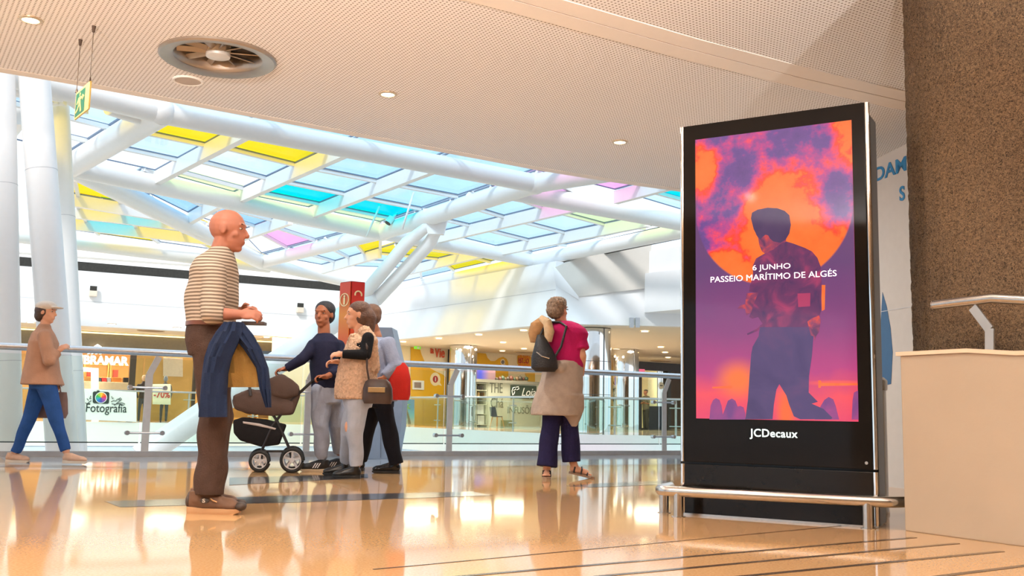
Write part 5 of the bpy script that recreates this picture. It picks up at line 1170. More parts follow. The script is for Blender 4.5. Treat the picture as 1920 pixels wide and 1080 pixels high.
p.make('body', B_, SK_TAN, 0.006, 3); add_eyes(p, HC, (1, 0, -0.06), Z, 1.1)
M_knit = stripes('striped_knit', (112, 98, 86), (186, 172, 156), 15.0)
p.make('jumper', [('l', [(J(417, 464), .062, .066), (J(413, 472), .078, .088), (J(406, 488), .112, .16), (J(402, 510), .138, .205), (J(398, 550), .148, .205), (J(397, 580), .147, .20), (J(396, 600), .142, .198), (J(396, 611), .138, .196)]),
   ('c', shN + V((0, .02, 0)), elN, .078, .066), ('k', elN, elN.lerp(wrN, .42), .064, .052), ('c', elN, elN + V((.01, 0, 0)), .064, .062), ('c', shF, elF, .078, .066), ('k', elF, elF.lerp(wrF, .42), .064, .052), ('c', elF, elF + V((.01, 0, 0)), .064, .062)], M_knit, 0.009, 3, disp=wrinkle(26, .006))
M_btr = fabric('brown_trousers', (68, 50, 42), .15)
p.make('trousers', [('l', [(J(396, 608), .134, .19), (J(396, 640), .138, .195), (J(398, 668), .135, .185)]), ('c', hipN + V((0, 0, .03)), knN, .118, .086), ('k', knN, J(393, 927, -.085), .086, .088), ('c', hipF + V((0, 0, .03)), knF, .118, .086), ('k', knF, J(390, 925, .09), .086, .085), ('c', knN, knN + V((.002, 0, 0)), .088, .088), ('c', knF, knF + V((.002, 0, 0)), .088, .088)], M_btr, 0.009, 3, disp=wrinkle(24, .008, 1.0))
m = MB(); m.loft([(J(396, 606), .139, .197), (J(396, 613.5), .140, .198)], p.ax); m.build('belt', mat('brown_leather_belt', (96, 54, 36), .4), p.root, smooth='auto')
M_bsh = mat('brown_suede', (100, 70, 50), .7, var=.15); M_tansole = mat('tan_rubber', (186, 142, 100), .6)
for dy, hx in ((-.085, 350), (.095, 352)):
    h_ = J(hx, 960, dy); h_.z = 0
    o, P, ax, k = shoe(p, h_, (1, -.06, 0), .315, M_bsh, M_tansole, w=1.05, sole_h=.034)
    m = MB()
    for i in range(3): m.tube([P(.15 + i * .02, -.03, .085 - i * .008), P(.155 + i * .02, 0, .098 - i * .009), P(.15 + i * .02, .03, .085 - i * .008)], .0045, n=6)
    m.tube([P(.14, -.03, .09), P(.165, -.05, .078), P(.19, -.05, .07)], .004, n=6); m.build('lace', mat('tan_lace', (206, 156, 106), .7), o, label='tan shoe laces')
    m = MB(); m.ell(P(.275 * k, 0, .04 * k), (.035, .042, .026), ax); m.ell(P(.012, 0, .07), (.02, .036, .04), ax); m.build('toe_cap', mat('dark_brown_rubber', (62, 48, 40), .6), o, smooth=True)
    m = MB(); c = P(.118, -.0415 * k * 1.05, .075); m.ell(c, (.026, .004, .015), ax, 16, 8); bd = m.build('badge', mat('dark_badge', (52, 42, 36), .5), o, smooth=True)
    text('letter', 'S', c - ax[1] * .005 - ax[0] * .012 - ax[2] * .009, ax[0], ax[2], .030, mat('pale_print_on_shoe', (196, 186, 172), .5), bd, ext=.001, bold=.001, sx=1.3, align='LEFT')
# dark wallet in the hand
m = MB(); m.box(wrN + V((.075, .045, -.045)), (.13, .075, .018), AXW); tag(m.build('wallet', mat('dark_wallet', (62, 50, 44), .5), bevel=.004), 'flat dark wallet held in front by the man in the striped jumper', 'wallet')
# navy coat with a mustard lining over the far arm
ct = thing('coat', 'navy coat with mustard lining hanging in front of the man in brown trousers', 'coat', J(440, 780, -.2))
M_navyc = fabric('navy_cloth', (28, 40, 66), .15, 10); M_must = fabric('mustard_lining', (146, 112, 58), .15, 10)
def drape(rows, dy, th=.02):
    R = []
    for y, x0, x1, bulge in rows:
        a_, b_ = J(x0, y, dy), J(x1, y, dy); n_ = 10; fr = []
        for i in range(n_ + 1):
            t = i / n_; fr.append(a_.lerp(b_, t) - V((0, bulge * math.sin(math.pi * t) + .012 * math.sin(t * 19 + y * .05), 0)))
        R.append(fr + [q + V((0, th, 0)) for q in fr[::-1]])
    m = MB(); m.rings(R); return m
drape([(604, 418, 452, .03), (622, 404, 454, .05), (645, 392, 446, .07), (670, 384, 434, .07), (700, 378, 426, .06), (740, 374, 424, .05), (782, 373, 426, .04)], -.27).build('outer_left', M_navyc, ct, smooth='auto')
drape([(604, 426, 454, .03), (628, 434, 474, .05), (655, 458, 490, .05), (690, 480, 502, .04), (730, 486, 506, .03), (764, 498, 508, .02)], -.22).build('outer_right', M_navyc, ct, smooth='auto')
drape([(636, 424, 462, .01), (665, 422, 482, .02), (700, 420, 496, .03), (726, 424, 498, .02)], -.18).build('lining', M_must, ct, smooth='auto', label='mustard brown coat lining')

# ---- B: young man with the pushchair
p = Person((592, 884), (-.75, -.66, 0), 'young man in a navy jumper and pale jeans pushing a pushchair')
J = p.J; HC = J(607, 591); hf = (-.25, -.97, -.02)
shR, elR, wrR = J(590, 648, -.02), J(566, 674, -.12), J(537, 691, -.12); shL, elL, wrL = J(634, 650, 0), J(638, 694, -.1), J(612, 706, -.26)
hN, kN, aN = J(604, 735, -.05), J(601, 796, -.08), J(605, 852, -.03); hF, kF, aF = J(622, 735, .08), J(632, 795, .12), J(636, 848, .25)
B_ = head_shapes(HC, hf, Z, 1.12) + [('c', J(608, 636), J(607, 606), .064, .06), ('l', [(J(609, 637), .09, .13), (J(610, 650), .115, .185), (J(611, 680), .115, .17), (J(612, 712), .105, .15), (J(612, 740), .11, .16), (J(612, 752), .09, .14)]),
      ('c', shR, elR, .048, .04), ('c', elR, wrR, .04, .028), ('c', shL, elL, .048, .04), ('c', elL, wrL, .04, .028), ('c', hN, kN, .082, .055), ('c', kN, aN, .055, .038), ('c', hF, kF, .082, .055), ('c', kF, aF, .055, .038)]
B_ += hand_shapes(wrR, (-.9, -.2, -.2), (-.1, -.1, -1), (0, -1, .2), 0.9) + hand_shapes(wrL, (-.95, -.3, -.05), (0, -.2, -1), (.1, -.6, .7), 0.9)
p.make('body', B_, SK_BROWN, 0.007, 3); add_eyes(p, HC, hf, Z, 1.12)
p.make('hair', [('e', HC + V((.010, .022, .058)), (.104, .10, .09)), ('e', HC + V((.015, .04, .0)), (.094, .09, .09))], mat('black_hair', (34, 32, 38), .6, var=.3, scale=40, bump=.5, bscale=90), .008, 2)
M_navyj = fabric('navy_knit', (36, 38, 62), .12)
p.make('jumper', [('l', [(J(608, 625), .068, .078), (J(609, 634), .10, .15), (J(609, 642), .125, .19), (J(610, 654), .135, .205), (J(611, 685), .14, .195), (J(611, 712), .135, .185), (J(611, 728), .128, .175)]), ('c', shR, elR, .07, .056), ('k', elR, wrR, .055, .043), ('c', elR, elR + V((-.01, 0, 0)), .056, .055), ('c', shL, elL, .07, .058), ('k', elL, elL.lerp(wrL, .75), .056, .045), ('c', elL, elL + V((-.01, 0, 0)), .058, .056)], M_navyj, .01, 3, disp=wrinkle(24, .007))
M_pale = fabric('pale_blue_denim', (158, 166, 186), .14, 9)
p.make('jeans', [('l', [(J(611, 722), .128, .165), (J(611, 740), .135, .18), (J(612, 756), .125, .175)]), ('c', hN, kN, .112, .086), ('k', kN, J(604, 853, -.03), .088, .062), ('c', kN, kN + V((.001, 0, 0)), .088, .087), ('c', hF, kF, .112, .086), ('k', kF, J(636, 848, .25), .088, .062), ('c', kF, kF + V((.001, 0, 0)), .088, .087), ('c', J(604, 848, -.03), J(605, 853, -.03), .062, .06)], M_pale, .01, 3, disp=wrinkle(20, .009, .5))
M_blk = mat('black_textile_shoe', (26, 26, 30), .6, var=.2); M_pals = mat('beige_rubber_sole', (196, 178, 150), .6)
for hx, hy, dy in ((618, 883, -.03), (648, 874, .25)):
    h_ = J(hx, hy, dy); h_.z = 0; o, P, ax, k = shoe(p, h_, (-1, -.12, 0), .285, M_blk, M_pals, w=1.05)
    for i in range(3):
        m = MB(); x_ = .095 + i * .022; sy = .0405
        m.prism([P(x_ - .012, sy, .085), P(x_ - .002, sy, .085), P(x_ + .026, sy + .002, .038), P(x_ + .016, sy + .002, .038)], ax[1] * .004); m.build('white_stripe', mat('white_stripe', (222, 222, 226), .5), o)

# ---- C: woman in a long fur waistcoat
p = Person((662, 896), (-1, -.1, 0), 'woman in a long beige fur waistcoat and torn pale jeans facing the young man')
J = p.J; HC = J(670, 592); hf = (-.93, -.28, -.05)
shN, elN, wrN = J(690, 634, -.17), J(686, 665, -.22), J(642, 664, -.24); shF, elF, wrF = J(668, 634, .17), J(650, 668, .1), J(634, 678, -.05)
hN, kN, aN = J(670, 752, -.085), J(665, 812, -.10), J(669, 872, -.08); hF, kF, aF = J(668, 752, .085), J(654, 812, .13), J(648, 866, .28)
B_ = head_shapes(HC, hf, Z, 1.05) + [('c', J(677, 630), J(674, 608), .058, .056), ('l', [(J(678, 634), .08, .12), (J(678, 645), .11, .17), (J(674, 670), .125, .16), (J(672, 700), .12, .155), (J(673, 735), .13, .175), (J(672, 765), .10, .15)]),
      ('c', shN, elN, .043, .038), ('c', elN, wrN, .037, .026), ('c', shF, elF, .043, .038), ('c', elF, wrF, .037, .026), ('c', hN, kN, .085, .056), ('c', kN, aN, .056, .036), ('c', hF, kF, .085, .056), ('c', kF, aF, .056, .036)]
B_ += hand_shapes(wrN, (-1, .05, -.05), (.05, .6, -.8), (0, .1, 1), .7, .92) + hand_shapes(wrF, (-.9, -.3, -.05), (0, -.3, -.9), (0, .3, 1), .7, .92)
p.make('body', B_, SK_FAIR, .007, 3); add_eyes(p, HC, hf, Z, 1.05)
M_brh = mat('brown_hair', (88, 60, 46), .55, var=.3, scale=30, bump=.6, bscale=80)
p.make('hair', [('e', HC + V((.022, .01, .05)), (.108, .094, .09)), ('e', HC + V((.05, .01, -.01)), (.09, .092, .098)), ('e', HC + V((.10, -.01, -.005)), (.07, .065, .075)), ('c', HC + V((.12, -.01, -.02)), HC + V((.125, -.02, -.17)), .06, .035)], M_brh, .008, 2)
p.make('black_top', [('l', [(J(678, 636), .085, .13), (J(678, 648), .115, .178), (J(674, 672), .13, .168), (J(672, 700), .125, .16)]), ('c', shN, elN, .056, .05), ('k', elN, wrN, .049, .038), ('c', elN, elN + V((-.01, 0, 0)), .05, .049), ('c', shF, elF, .056, .05), ('k', elF, wrF, .049, .038)], fabric('black_jersey', (20, 20, 24), .15), .009, 3)
def furry(seed):
    r_ = random.Random(seed)
    def f(co): return V((r_.uniform(-1, 1), r_.uniform(-1, 1), r_.uniform(-1.2, .5))) * .006
    return f
M_fur = mat('beige_fur', (208, 174, 148), .95, var=.18, scale=45, bump=.4, bscale=70, spec=.1)
p.make('fur_waistcoat', [('l', [(J(678, 629), .085, .10), (J(678, 638), .125, .15), (J(677, 652), .145, .18), (J(673, 672), .165, .19), (J(670, 690), .175, .195), (J(668, 720), .19, .21), (J(668, 748), .195, .215)]), ('c', J(684, 622, -.06), J(696, 640, -.1), .06, .06), ('c', J(684, 620, .06), J(690, 640, .1), .06, .06), ('c', J(664, 634, -.07), J(658, 660, -.1), .05, .05), ('c', J(696, 642, -.1), J(700, 690, -.06), .055, .06)], M_fur, .010, 1, disp=furry(5))
m = MB(); m.loft([(J(672, 667), .178, .203), (J(672, 671), .178, .203)], p.ax); m.build('waist_cord', mat('tan_cord', (176, 140, 112), .7), p.root, smooth='auto')
M_pale2 = fabric('pale_grey_denim', (168, 174, 188), .12, 9); M_pale3 = M_pale2
p.make('jeans', [('l', [(J(672, 728), .135, .175), (J(672, 745), .145, .19), (J(671, 764), .13, .18)]), ('c', hN, kN, .11, .078), ('k', kN, J(669, 874, -.08), .078, .056), ('c', kN, kN + V((.001, 0, 0)), .079, .078), ('c', hF, kF, .11, .078), ('k', kF, J(649, 866, .28), .078, .056), ('c', kF, kF + V((.001, 0, 0)), .079, .078)], M_pale2, .009, 3, disp=wrinkle(22, .006, 2))
m = MB(); m.ell(kN + V((-.064, -.035, .055)), (.022, .028, .05), AXW); m.build('torn_knee', mat('skin_fair', (212, 158, 130)), p.root, smooth=True, label='tear in the jeans showing the skin')
M_boot = mat('black_leather_boot', (22, 20, 20), .3, var=.2)
for hx, hy, dy in ((677, 896, -.08), (657, 884, .28)):
    h_ = J(hx, hy, dy); h_.z = 0; o, P, ax, k = shoe(p, h_, (-1, -.1, 0), .255, M_boot, mat('black_rubber', (16, 16, 16), .5), shape='boot', w=.95)
    m = MB(); m.box(P(.05, .045, .14), (.014, .004, .05), ax); m.build('zip_pull', M_steel, o)
# her brown handbag
hb_ = thing('handbag', 'small dark brown handbag at the hip of the woman in fur', 'handbag', J(708, 755, -.2)); M_bag = mat('dark_brown_leather', (62, 44, 36), .4, var=.2)
m = MB(); m.loft([(J(708, 757, -.22), .12, .05), (J(708, 748, -.22), .135, .06), (J(708, 728, -.22), .13, .055), (J(708, 716, -.22), .11, .045), (J(708, 711, -.22), .08, .03)], AXW); m.build('bag_body', M_bag, hb_, smooth='auto')
m = MB(); m.box(J(706, 731, -.285), (.15, .012, .045), AXW); m.build('gold_plate', mat('brass_plate', (168, 140, 96), .35, metal=.5), hb_, bevel=.004)
m = MB(); m.tube([J(692, 714, -.22), J(688, 690, -.24), J(688, 650, -.25), J(684, 632, -.2)], .009, n=8); m.build('strap', M_bag, hb_, smooth='auto')

# ---- D: person in grey blue behind the woman in fur
p = Person((742, 888), (-.8, .6, 0), 'person in a grey blue shirt and black trousers half hidden behind the woman in fur')
J = p.J; HC = J(694, 594); hf = (-.6, .8, 0)
shR, elR, wrR = J(728, 646, -.1), J(742, 686, -.16), J(722, 706, -.2); shL, elL, wrL = J(696, 646, .14), J(690, 690, .15), J(682, 714, .1)
hR, kR, aR = J(716, 748, -.05), J(729, 805, -.05), J(743, 866, -.02); hL, kL, aL = J(704, 748, .1), J(690, 800, .2), J(676, 858, .35)
B_ = head_shapes(HC, hf) + [('c', J(706, 632), J(698, 608), .056, .052), ('l', [(J(709, 640), .09, .13), (J(711, 654), .115, .18), (J(713, 690), .12, .17), (J(713, 720), .115, .165), (J(711, 748), .11, .165), (J(711, 762), .09, .14)]),
      ('c', shR, elR, .047, .04), ('c', elR, wrR, .04, .028), ('c', shL, elL, .047, .04), ('c', elL, wrL, .04, .028), ('c', hR, kR, .082, .054), ('c', kR, aR, .054, .038), ('c', hL, kL, .082, .054), ('c', kL, aL, .054, .038)]
B_ += hand_shapes(wrR, (-.5, .1, -.8), (-.5, .4, .2), (-.6, -.6, 0), .5) + hand_shapes(wrL, (-.5, .2, -.8), (.4, -.3, 0), (-.4, .7, 0), .5)
p.make('body', B_, SK_OLIVE, .008, 3)
p.make('hair', [('e', HC + V((.02, -.02, .04)), (.104, .09, .09)), ('e', HC + V((.03, -.035, .0)), (.088, .085, .085))], mat('mid_brown_hair', (104, 74, 56), .6, var=.3, scale=30, bump=.5, bscale=80), .009, 2)
p.make('shirt', [('l', [(J(706, 632), .07, .08), (J(709, 642), .105, .15), (J(711, 656), .14, .205), (J(713, 690), .15, .2), (J(713, 730), .15, .2), (J(712, 752), .145, .195)]), ('c', shR, elR, .08, .07), ('k', elR, wrR, .07, .05), ('c', elR, elR + V((.01, 0, 0)), .072, .07), ('c', shL, elL, .075, .065), ('k', elL, wrL, .064, .05)], fabric('grey_blue_cotton', (142, 150, 174), .1), .01, 3, disp=wrinkle(20, .012))
p.make('trousers', [('l', [(J(711, 745), .125, .17), (J(711, 764), .12, .165)]), ('c', hR, kR, .098, .078), ('k', kR, J(743, 870, -.02), .078, .072), ('c', kR, kR + V((.001, 0, 0)), .079, .078), ('c', hL, kL, .098, .078), ('k', kL, J(676, 862, .35), .078, .072)], fabric('black_cloth', (20, 20, 28), .15), .01, 3, disp=wrinkle(20, .006))
for hx, hy, dy in ((750, 887, -.02), (684, 876, .35)):
    h_ = J(hx, hy, dy); h_.z = 0; shoe(p, h_, (-1, .05, 0), .275, mat('black_polished_leather', (20, 20, 24), .15), mat('black_rubber', (16, 16, 16), .5), w=.95, ankle=True, name='shoe')
tb = thing('tote_bag', 'bright red shoulder bag hanging beside the person in grey blue', 'bag', J(748, 752, -.2)); M_red = fabric('red_bag_cloth', (182, 40, 32), .1, 8)
m = MB(); m.loft([(J(749, 750, -.16), .09, .08), (J(749, 740, -.16), .105, .09), (J(749, 710, -.16), .108, .09), (J(748, 688, -.16), .09, .07), (J(747, 680, -.16), .06, .04)], AXW); m.build('bag_body', M_red, tb, smooth='auto')
m = MB(); m.tube([J(740, 684, -.16), J(734, 660, -.18), J(728, 640, -.1)], .012, n=8); m.build('strap', M_red, tb, smooth='auto')

# ---- E: grey haired woman seen from behind
p = Person((1040, 897), (.35, .94, 0), 'grey haired woman in a magenta top seen from behind with a cardigan around her waist')
J = p.J; HC = J(1047, 582); hf = (.75, .66, 0)
shL, elL, wrL = J(1034, 622, .0), J(1014, 650, .08), J(1018, 618, .12); shR, elR, wrR = J(1080, 624, -.02), J(1092, 668, -.08), J(1090, 702, .10)
hL, kL, aL = J(1040, 735, 0), J(1032, 805, -.02), J(1026, 872, -.06); hR, kR, aR = J(1066, 735, 0), J(1068, 805, .06), J(1074, 865, .05)
B_ = head_shapes(HC, hf) + [('c', J(1056, 620), J(1050, 595), .06, .056), ('l', [(J(1057, 616), .07, .11), (J(1058, 626), .105, .175), (J(1059, 655), .12, .165), (J(1058, 685), .12, .16), (J(1054, 720), .14, .18), (J(1053, 748), .11, .16)]),
      ('c', shL, elL, .046, .04), ('c', elL, wrL, .04, .028), ('c', shR, elR, .046, .04), ('c', elR, wrR, .04, .028), ('c', hL, kL, .085, .056), ('c', kL, aL, .056, .036), ('c', hR, kR, .085, .056), ('c', kR, aR, .056, .036)]
dL, dR = V((-.35, -.9, 0)).normalized(), V((1, -.05, 0))
hl = J(1026, 897, -.06); hl.z = 0; hr_ = J(1075, 892, .05); hr_.z = 0
PL, axL, kL_ = shoe(p, hl + V((-.0, .12, 0)), V((-.05, -1, 0)), .25, shape='sandal'); PR, axR, kR_ = shoe(p, hr_ + V((-.05, 0, 0)), V((1, .1, 0)), .25, shape='sandal', lift=.22)
for P_, an in ((PL, aL), (PR, aR)):
    B_ += [('c', an, P_(.05, 0, .06), .038, .036), ('c', P_(.05, 0, .055), P_(.16, 0, .045), .034, .03), ('c', P_(.03, 0, .05), P_(.06, 0, .05), .032, .034)]
    for i in range(5): B_.append(('c', P_(.16, (i - 2) * .014, .038), P_(.215 - abs(i - 1) * .008, (i - 2) * .016, .034), .010, .008 if i else .010))
B_ += hand_shapes(wrL, (.3, -.3, 1), (.6, -.5, -.2), (.5, .6, 0), .9, .92) + hand_shapes(wrR, (-.3, .6, -.6), (-.8, 0, .2), (0, .8, .6), .4, .92)
p.make('body', B_, SK_FAIR, .007, 3); add_eyes(p, HC, hf)
p.make('hair', [('e', HC + V((-.02, -.02, .045)), (.106, .094, .088)), ('e', HC + V((-.03, -.035, .0)), (.088, .088, .088)), ('e', HC + V((.0, .0, .075)), (.08, .08, .06))], mat('ash_grey_hair', (150, 128, 110), .7, var=.35, scale=40, bump=.7, bscale=90), .008, 1, disp=furry(2))
m = MB(); e_ = HC + V((.065, .058, .012)); m.tube([e_ + V((.0, -.04, .0)), e_ + V((.03, -.03, 0)), HC + V((.0, -.085, .015))], .004, n=6); m.build('glasses_arm', M_black, p.root)
M_mag = fabric('magenta_cotton', (178, 26, 92), .08, 10)
p.make('top', [('l', [(J(1056, 602), .07, .08), (J(1057, 607), .10, .15), (J(1059, 616), .13, .205), (J(1060, 626), .14, .225), (J(1059, 650), .145, .19), (J(1058, 685), .145, .185), (J(1056, 700), .14, .18)]), ('c', shL, elL, .068, .06), ('c', shR, shR.lerp(elR, .3), .072, .08), ('k', shR, shR.lerp(elR, .75), .072, .088)], M_mag, .009, 3, disp=wrinkle(18, .006))
M_card = fabric('taupe_knit', (170, 154, 142), .1, 14)
p.make('cardigan', [('l', [(J(1056, 677), .15, .185), (J(1055, 690), .165, .20), (J(1052, 720), .19, .225), (J(1046, 750), .20, .235), (J(1042, 772), .205, .24), (J(1041, 779), .20, .235)]), ('l', [(J(1062, 740, -.03), .17, .18), (J(1072, 765, -.03), .12, .11), (J(1075, 785, -.03), .07, .06), (J(1076, 800, -.03), .025, .03)], AXW), ('c', J(1062, 682, -.1), J(1052, 690, -.16), .05, .05)], M_card, .01, 3, disp=wrinkle(9, .014, 1.0))
M_ntr = fabric('dark_navy_cloth', (34, 30, 66), .1)
p.make('trousers', [('l', [(J(1053, 700), .14, .18), (J(1053, 750), .13, .18)]), ('c', hL, kL, .11, .085), ('k', kL, J(1025, 875, -.06), .086, .10), ('c', kL, kL + V((0, 0, .001)), .088, .088), ('c', hR, kR, .11, .085), ('k', kR, J(1072, 866, .05), .086, .092), ('c', kR, kR + V((0, 0, .001)), .088, .088)], M_ntr, .009, 3, disp=wrinkle(16, .006))
M_sand = mat('dark_sandal', (40, 32, 32), .5); M_sands = mat('taupe_sandal_sole', (150, 122, 100), .6)
for P_, ax_ in ((PL, axL), (PR, axR)):
    prof = [(0.0, 0.0), (0.008, 0.022), (0.04, 0.031), (0.10, 0.029), (0.16, 0.036), (0.20, 0.040), (0.235, 0.03), (0.25, 0.0)]; out = prof + [(a, -b) for a, b in prof[-2:0:-1]]
    m = MB(); m.rings([[P_(a, b, 0) for a, b in out], [P_(a, b, .022) for a, b in out]]); so_ = m.build('sandal', M_sands, p.root)
    for x_, z_ in ((.17, .06), (.11, .085), (.04, .09)):
        m = MB(); m.tube([P_(x_, -.036, .018), P_(x_, -.034, z_ - .02), P_(x_, 0, z_), P_(x_, .034, z_ - .02), P_(x_, .036, .018)], .008, n=8); m.build('strap', M_sand, so_, smooth='auto')
bp_ = thing('shoulder_bag', 'black teardrop shoulder bag on the back of the woman in magenta', 'bag', J(1020, 696, -.16)); M_bbag = mat('black_nylon', (26, 26, 30), .55, var=.2, bump=.3, bscale=60)
m = MB(); m.loft([(J(1022, 697, -.2), .09, .05), (J(1021, 690, -.2), .125, .08), (J(1020, 672, -.2), .12, .085), (J(1018, 652, -.19), .085, .07), (J(1015, 636, -.17), .05, .045), (J(1013, 628, -.15), .03, .03)], AXW); m.build('bag_body', M_bbag, bp_, smooth='auto')
m = MB(); m.tube([J(1013, 630, -.15), J(1020, 612, -.12), J(1034, 604, -.07), J(1050, 604, -.1), J(1062, 612, -.16), J(1052, 650, -.2), J(1034, 680, -.22)], .012, n=8); m.build('strap', M_bbag, bp_, smooth='auto')
m = MB(); m.tube([J(1006, 660, -.265), J(1016, 668, -.29), J(1030, 672, -.29)], .006, n=6); m.build('zip', M_steel, bp_)
hat = thing('rolled_hat', 'rolled tan and cream sun hat tucked under the strap of the black shoulder bag', 'hat', J(1012, 640, -.1))
m = MB(); m.loft([(J(1006, 642, -.06), .06, .06), (J(1007, 625, -.06), .085, .085), (J(1012, 606, -.06), .085, .085), (J(1020, 596, -.06), .05, .05)], AXW); m.build('crown', fabric('tan_straw', (168, 128, 88), .2), hat, smooth='auto')
m = MB(); m.tube([J(1028, 640, -.14), J(1030, 622, -.16), J(1026, 604, -.16), J(1014, 596, -.12)], [.035, .05, .045, .03], n=12); m.build('brim', fabric('cream_straw', (212, 186, 152), .15), hat, smooth='auto')

# ---- F: woman in a tan jacket walking right behind on the left
p = Person((70, 869), (1, .1, 0), 'woman in a tan jacket, blue jeans and white cap striding to the right')
J = p.J; HC = J(88, 586); hf = (.98, -.1, -.05)
shN, elN, wrN = J(84, 630, -.17), J(92, 676, -.2), J(108, 660, -.12); shF, elF, wrF = J(86, 630, .17), J(94, 680, .2), J(104, 716, .2)
hB, kB, aB = J(78, 712, .07), J(56, 782, .07), J(28, 848, .07); hA, kA, aA = J(84, 712, -.07), J(104, 780, -.07), J(124, 846, -.07)
B_ = head_shapes(HC, hf, Z, .97) + [('c', J(82, 626), J(85, 604), .052, .05), ('l', [(J(82, 628), .08, .12), (J(82, 642), .11, .17), (J(80, 670), .11, .155), (J(80, 700), .115, .165), (J(80, 726), .10, .15)]),
      ('c', shN, elN, .045, .038), ('c', elN, wrN, .038, .027), ('c', shF, elF, .045, .038), ('c', elF, wrF, .038, .027), ('c', hB, kB, .085, .055), ('c', kB, aB, .055, .036), ('c', hA, kA, .085, .055), ('c', kA, aA, .055, .036)]
B_ += hand_shapes(wrN, (.6, .1, .6), (.2, .6, -.3), (-.5, 0, .8), .6, .92) + hand_shapes(wrF, (.3, 0, -1), (0, -1, 0), (1, 0, .3), .9, .92)
p.make('body', B_, SK_FAIR, .008, 3); add_eyes(p, HC, hf, Z, .97)
p.make('hair', [('e', HC + V((-.03, 0, .02)), (.095, .085, .085)), ('e', HC + V((-.065, 0, -.03)), (.06, .07, .07))], mat('dark_brown_hair', (72, 54, 48), .6, var=.3, scale=30, bump=.5, bscale=80), .009, 2)
p.make('cap', [('e', HC + V((-.012, 0, .062)), (.108, .092, .062)), ('e', HC + V((.105, -.005, .05)), (.065, .075, .012))], fabric('off_white_cap', (212, 202, 192), .06), .008, 2)
M_jtan = fabric('tan_jacket', (176, 134, 110), .1, 8)
p.make('jacket', [('l', [(J(83, 616), .07, .075), (J(82, 626), .105, .15), (J(82, 642), .14, .20), (J(79, 672), .15, .19), (J(79, 700), .185, .205), (J(80, 722), .21, .22)]), ('c', shN, elN, .072, .062), ('k', elN, wrN, .06, .046), ('c', elN, elN + V((.01, 0, 0)), .062, .061), ('c', shF, elF, .072, .062), ('k', elF, wrF, .06, .046), ('c', J(83, 616), J(80, 622), .07, .07)], M_jtan, .01, 3, disp=wrinkle(18, .008))
p.make('jeans', [('l', [(J(79, 705), .13, .17), (J(80, 730), .12, .165)]), ('c', hB, kB, .105, .07), ('k', kB, J(29, 848, .07), .07, .05), ('c', kB, kB + V((.001, 0, 0)), .071, .07), ('c', hA, kA, .105, .07), ('k', kA, J(123, 845, -.07), .07, .05), ('c', kA, kA + V((.001, 0, 0)), .071, .07)], fabric('blue_denim', (40, 76, 134), .15, 9), .009, 3, disp=wrinkle(22, .005))
M_tsh = mat('tan_canvas_shoe', (196, 158, 134), .7, var=.1)
h_ = J(10, 869, .07); h_.z = 0; shoe(p, h_, (1, 0, 0), .25, M_tsh, mat('off_white_rubber', (206, 190, 172), .6))
h_ = J(117, 866, -.07); h_.z = 0.012
o, P, ax, k = shoe(p, h_, (1, 0, 0), .25, M_tsh, mat('off_white_rubber', (206, 190, 172), .6), lift=0.0)
sb_ = thing('shoulder_bag', 'brown shopping bag swinging behind the legs of the woman in tan jacket', 'bag', J(100, 785, .25)); M_bb = mat('soft_brown_leather', (120, 92, 84), .6, var=.1)
m = MB(); m.loft([(J(96, 784, .2), .15, .05), (J(97, 775, .2), .17, .06), (J(100, 748, .2), .15, .05), (J(102, 735, .2), .13, .04)], AXW); m.build('bag_body', M_bb, sb_, smooth='auto')
m = MB(); m.tube([J(92, 738, .2), J(98, 722, .2), J(106, 718, .2), J(112, 724, .2), J(114, 738, .2)], .008, n=8); m.build('handle', M_bb, sb_, smooth='auto')

# ---- G: distant man with folded arms
c = at(1211, 770, 43.6); c.z = 0
g_ = thing('person', 'distant man with folded arms standing in front of the dark shop', 'person', c)
ax = (V((-.9, -.44, 0)).normalized(), V((.44, -.9, 0)).normalized(), Z)
def gm(name, shp, m_, vx=.016):
    q_ = MB()
    for s_ in shp:
        if s_[0] == 'c': q_.capsule(*s_[1:])
        elif s_[0] == 'e': q_.ell(s_[1], s_[2], ax)
        else: q_.loft(s_[1], ax)
    return q_.remesh(name, m_, g_, vx, 2)
GP = lambda a, b, z_: c + ax[0] * a + ax[1] * b + Z * z_
arms = lambda r0, r1: [x for s_ in (-1, 1) for x in (('c', GP(0, .19 * s_, 1.40), GP(.02, .24 * s_, 1.14), r0, r1), ('c', GP(.02, .24 * s_, 1.14), GP(.17, -.06 * s_, 1.17), r1, r1 * .8))]
hs = [('c', GP(0, 0, 1.44), GP(.01, 0, 1.56), .055, .05)] + [('e', q[1], q[2]) if q[0] == 'e' else q for q in head_shapes(GP(.02, 0, 1.63), ax[0])]
gm('body', hs + [('l', [(GP(0, 0, .84), .1, .15), (GP(0, 0, 1.0), .11, .15), (GP(0, 0, 1.25), .12, .17), (GP(0, 0, 1.42), .09, .16)])] + arms(.045, .036) + [('e', GP(.17, .09, 1.2), (.05, .05, .03)), ('e', GP(.17, -.09, 1.15), (.05, .05, .03))] + [x for s_ in (-1, 1) for x in (('c', GP(0, .09 * s_, .88), GP(.01, .1 * s_, .48), .08, .055), ('c', GP(.01, .1 * s_, .48), GP(-.01, .11 * s_, .07), .055, .04))], SK_OLIVE, .012)
gm('polo_shirt', [('l', [(GP(0, 0, .86), .125, .175), (GP(0, 0, 1.0), .14, .18), (GP(0, 0, 1.25), .14, .19), (GP(0, 0, 1.43), .1, .18), (GP(0, 0, 1.48), .065, .08)])] + [('c', GP(0, .19 * s_, 1.40), GP(.02, .23 * s_, 1.2), .065, .062) for s_ in (-1, 1)], mat('olive_shirt', (112, 104, 84), .8))
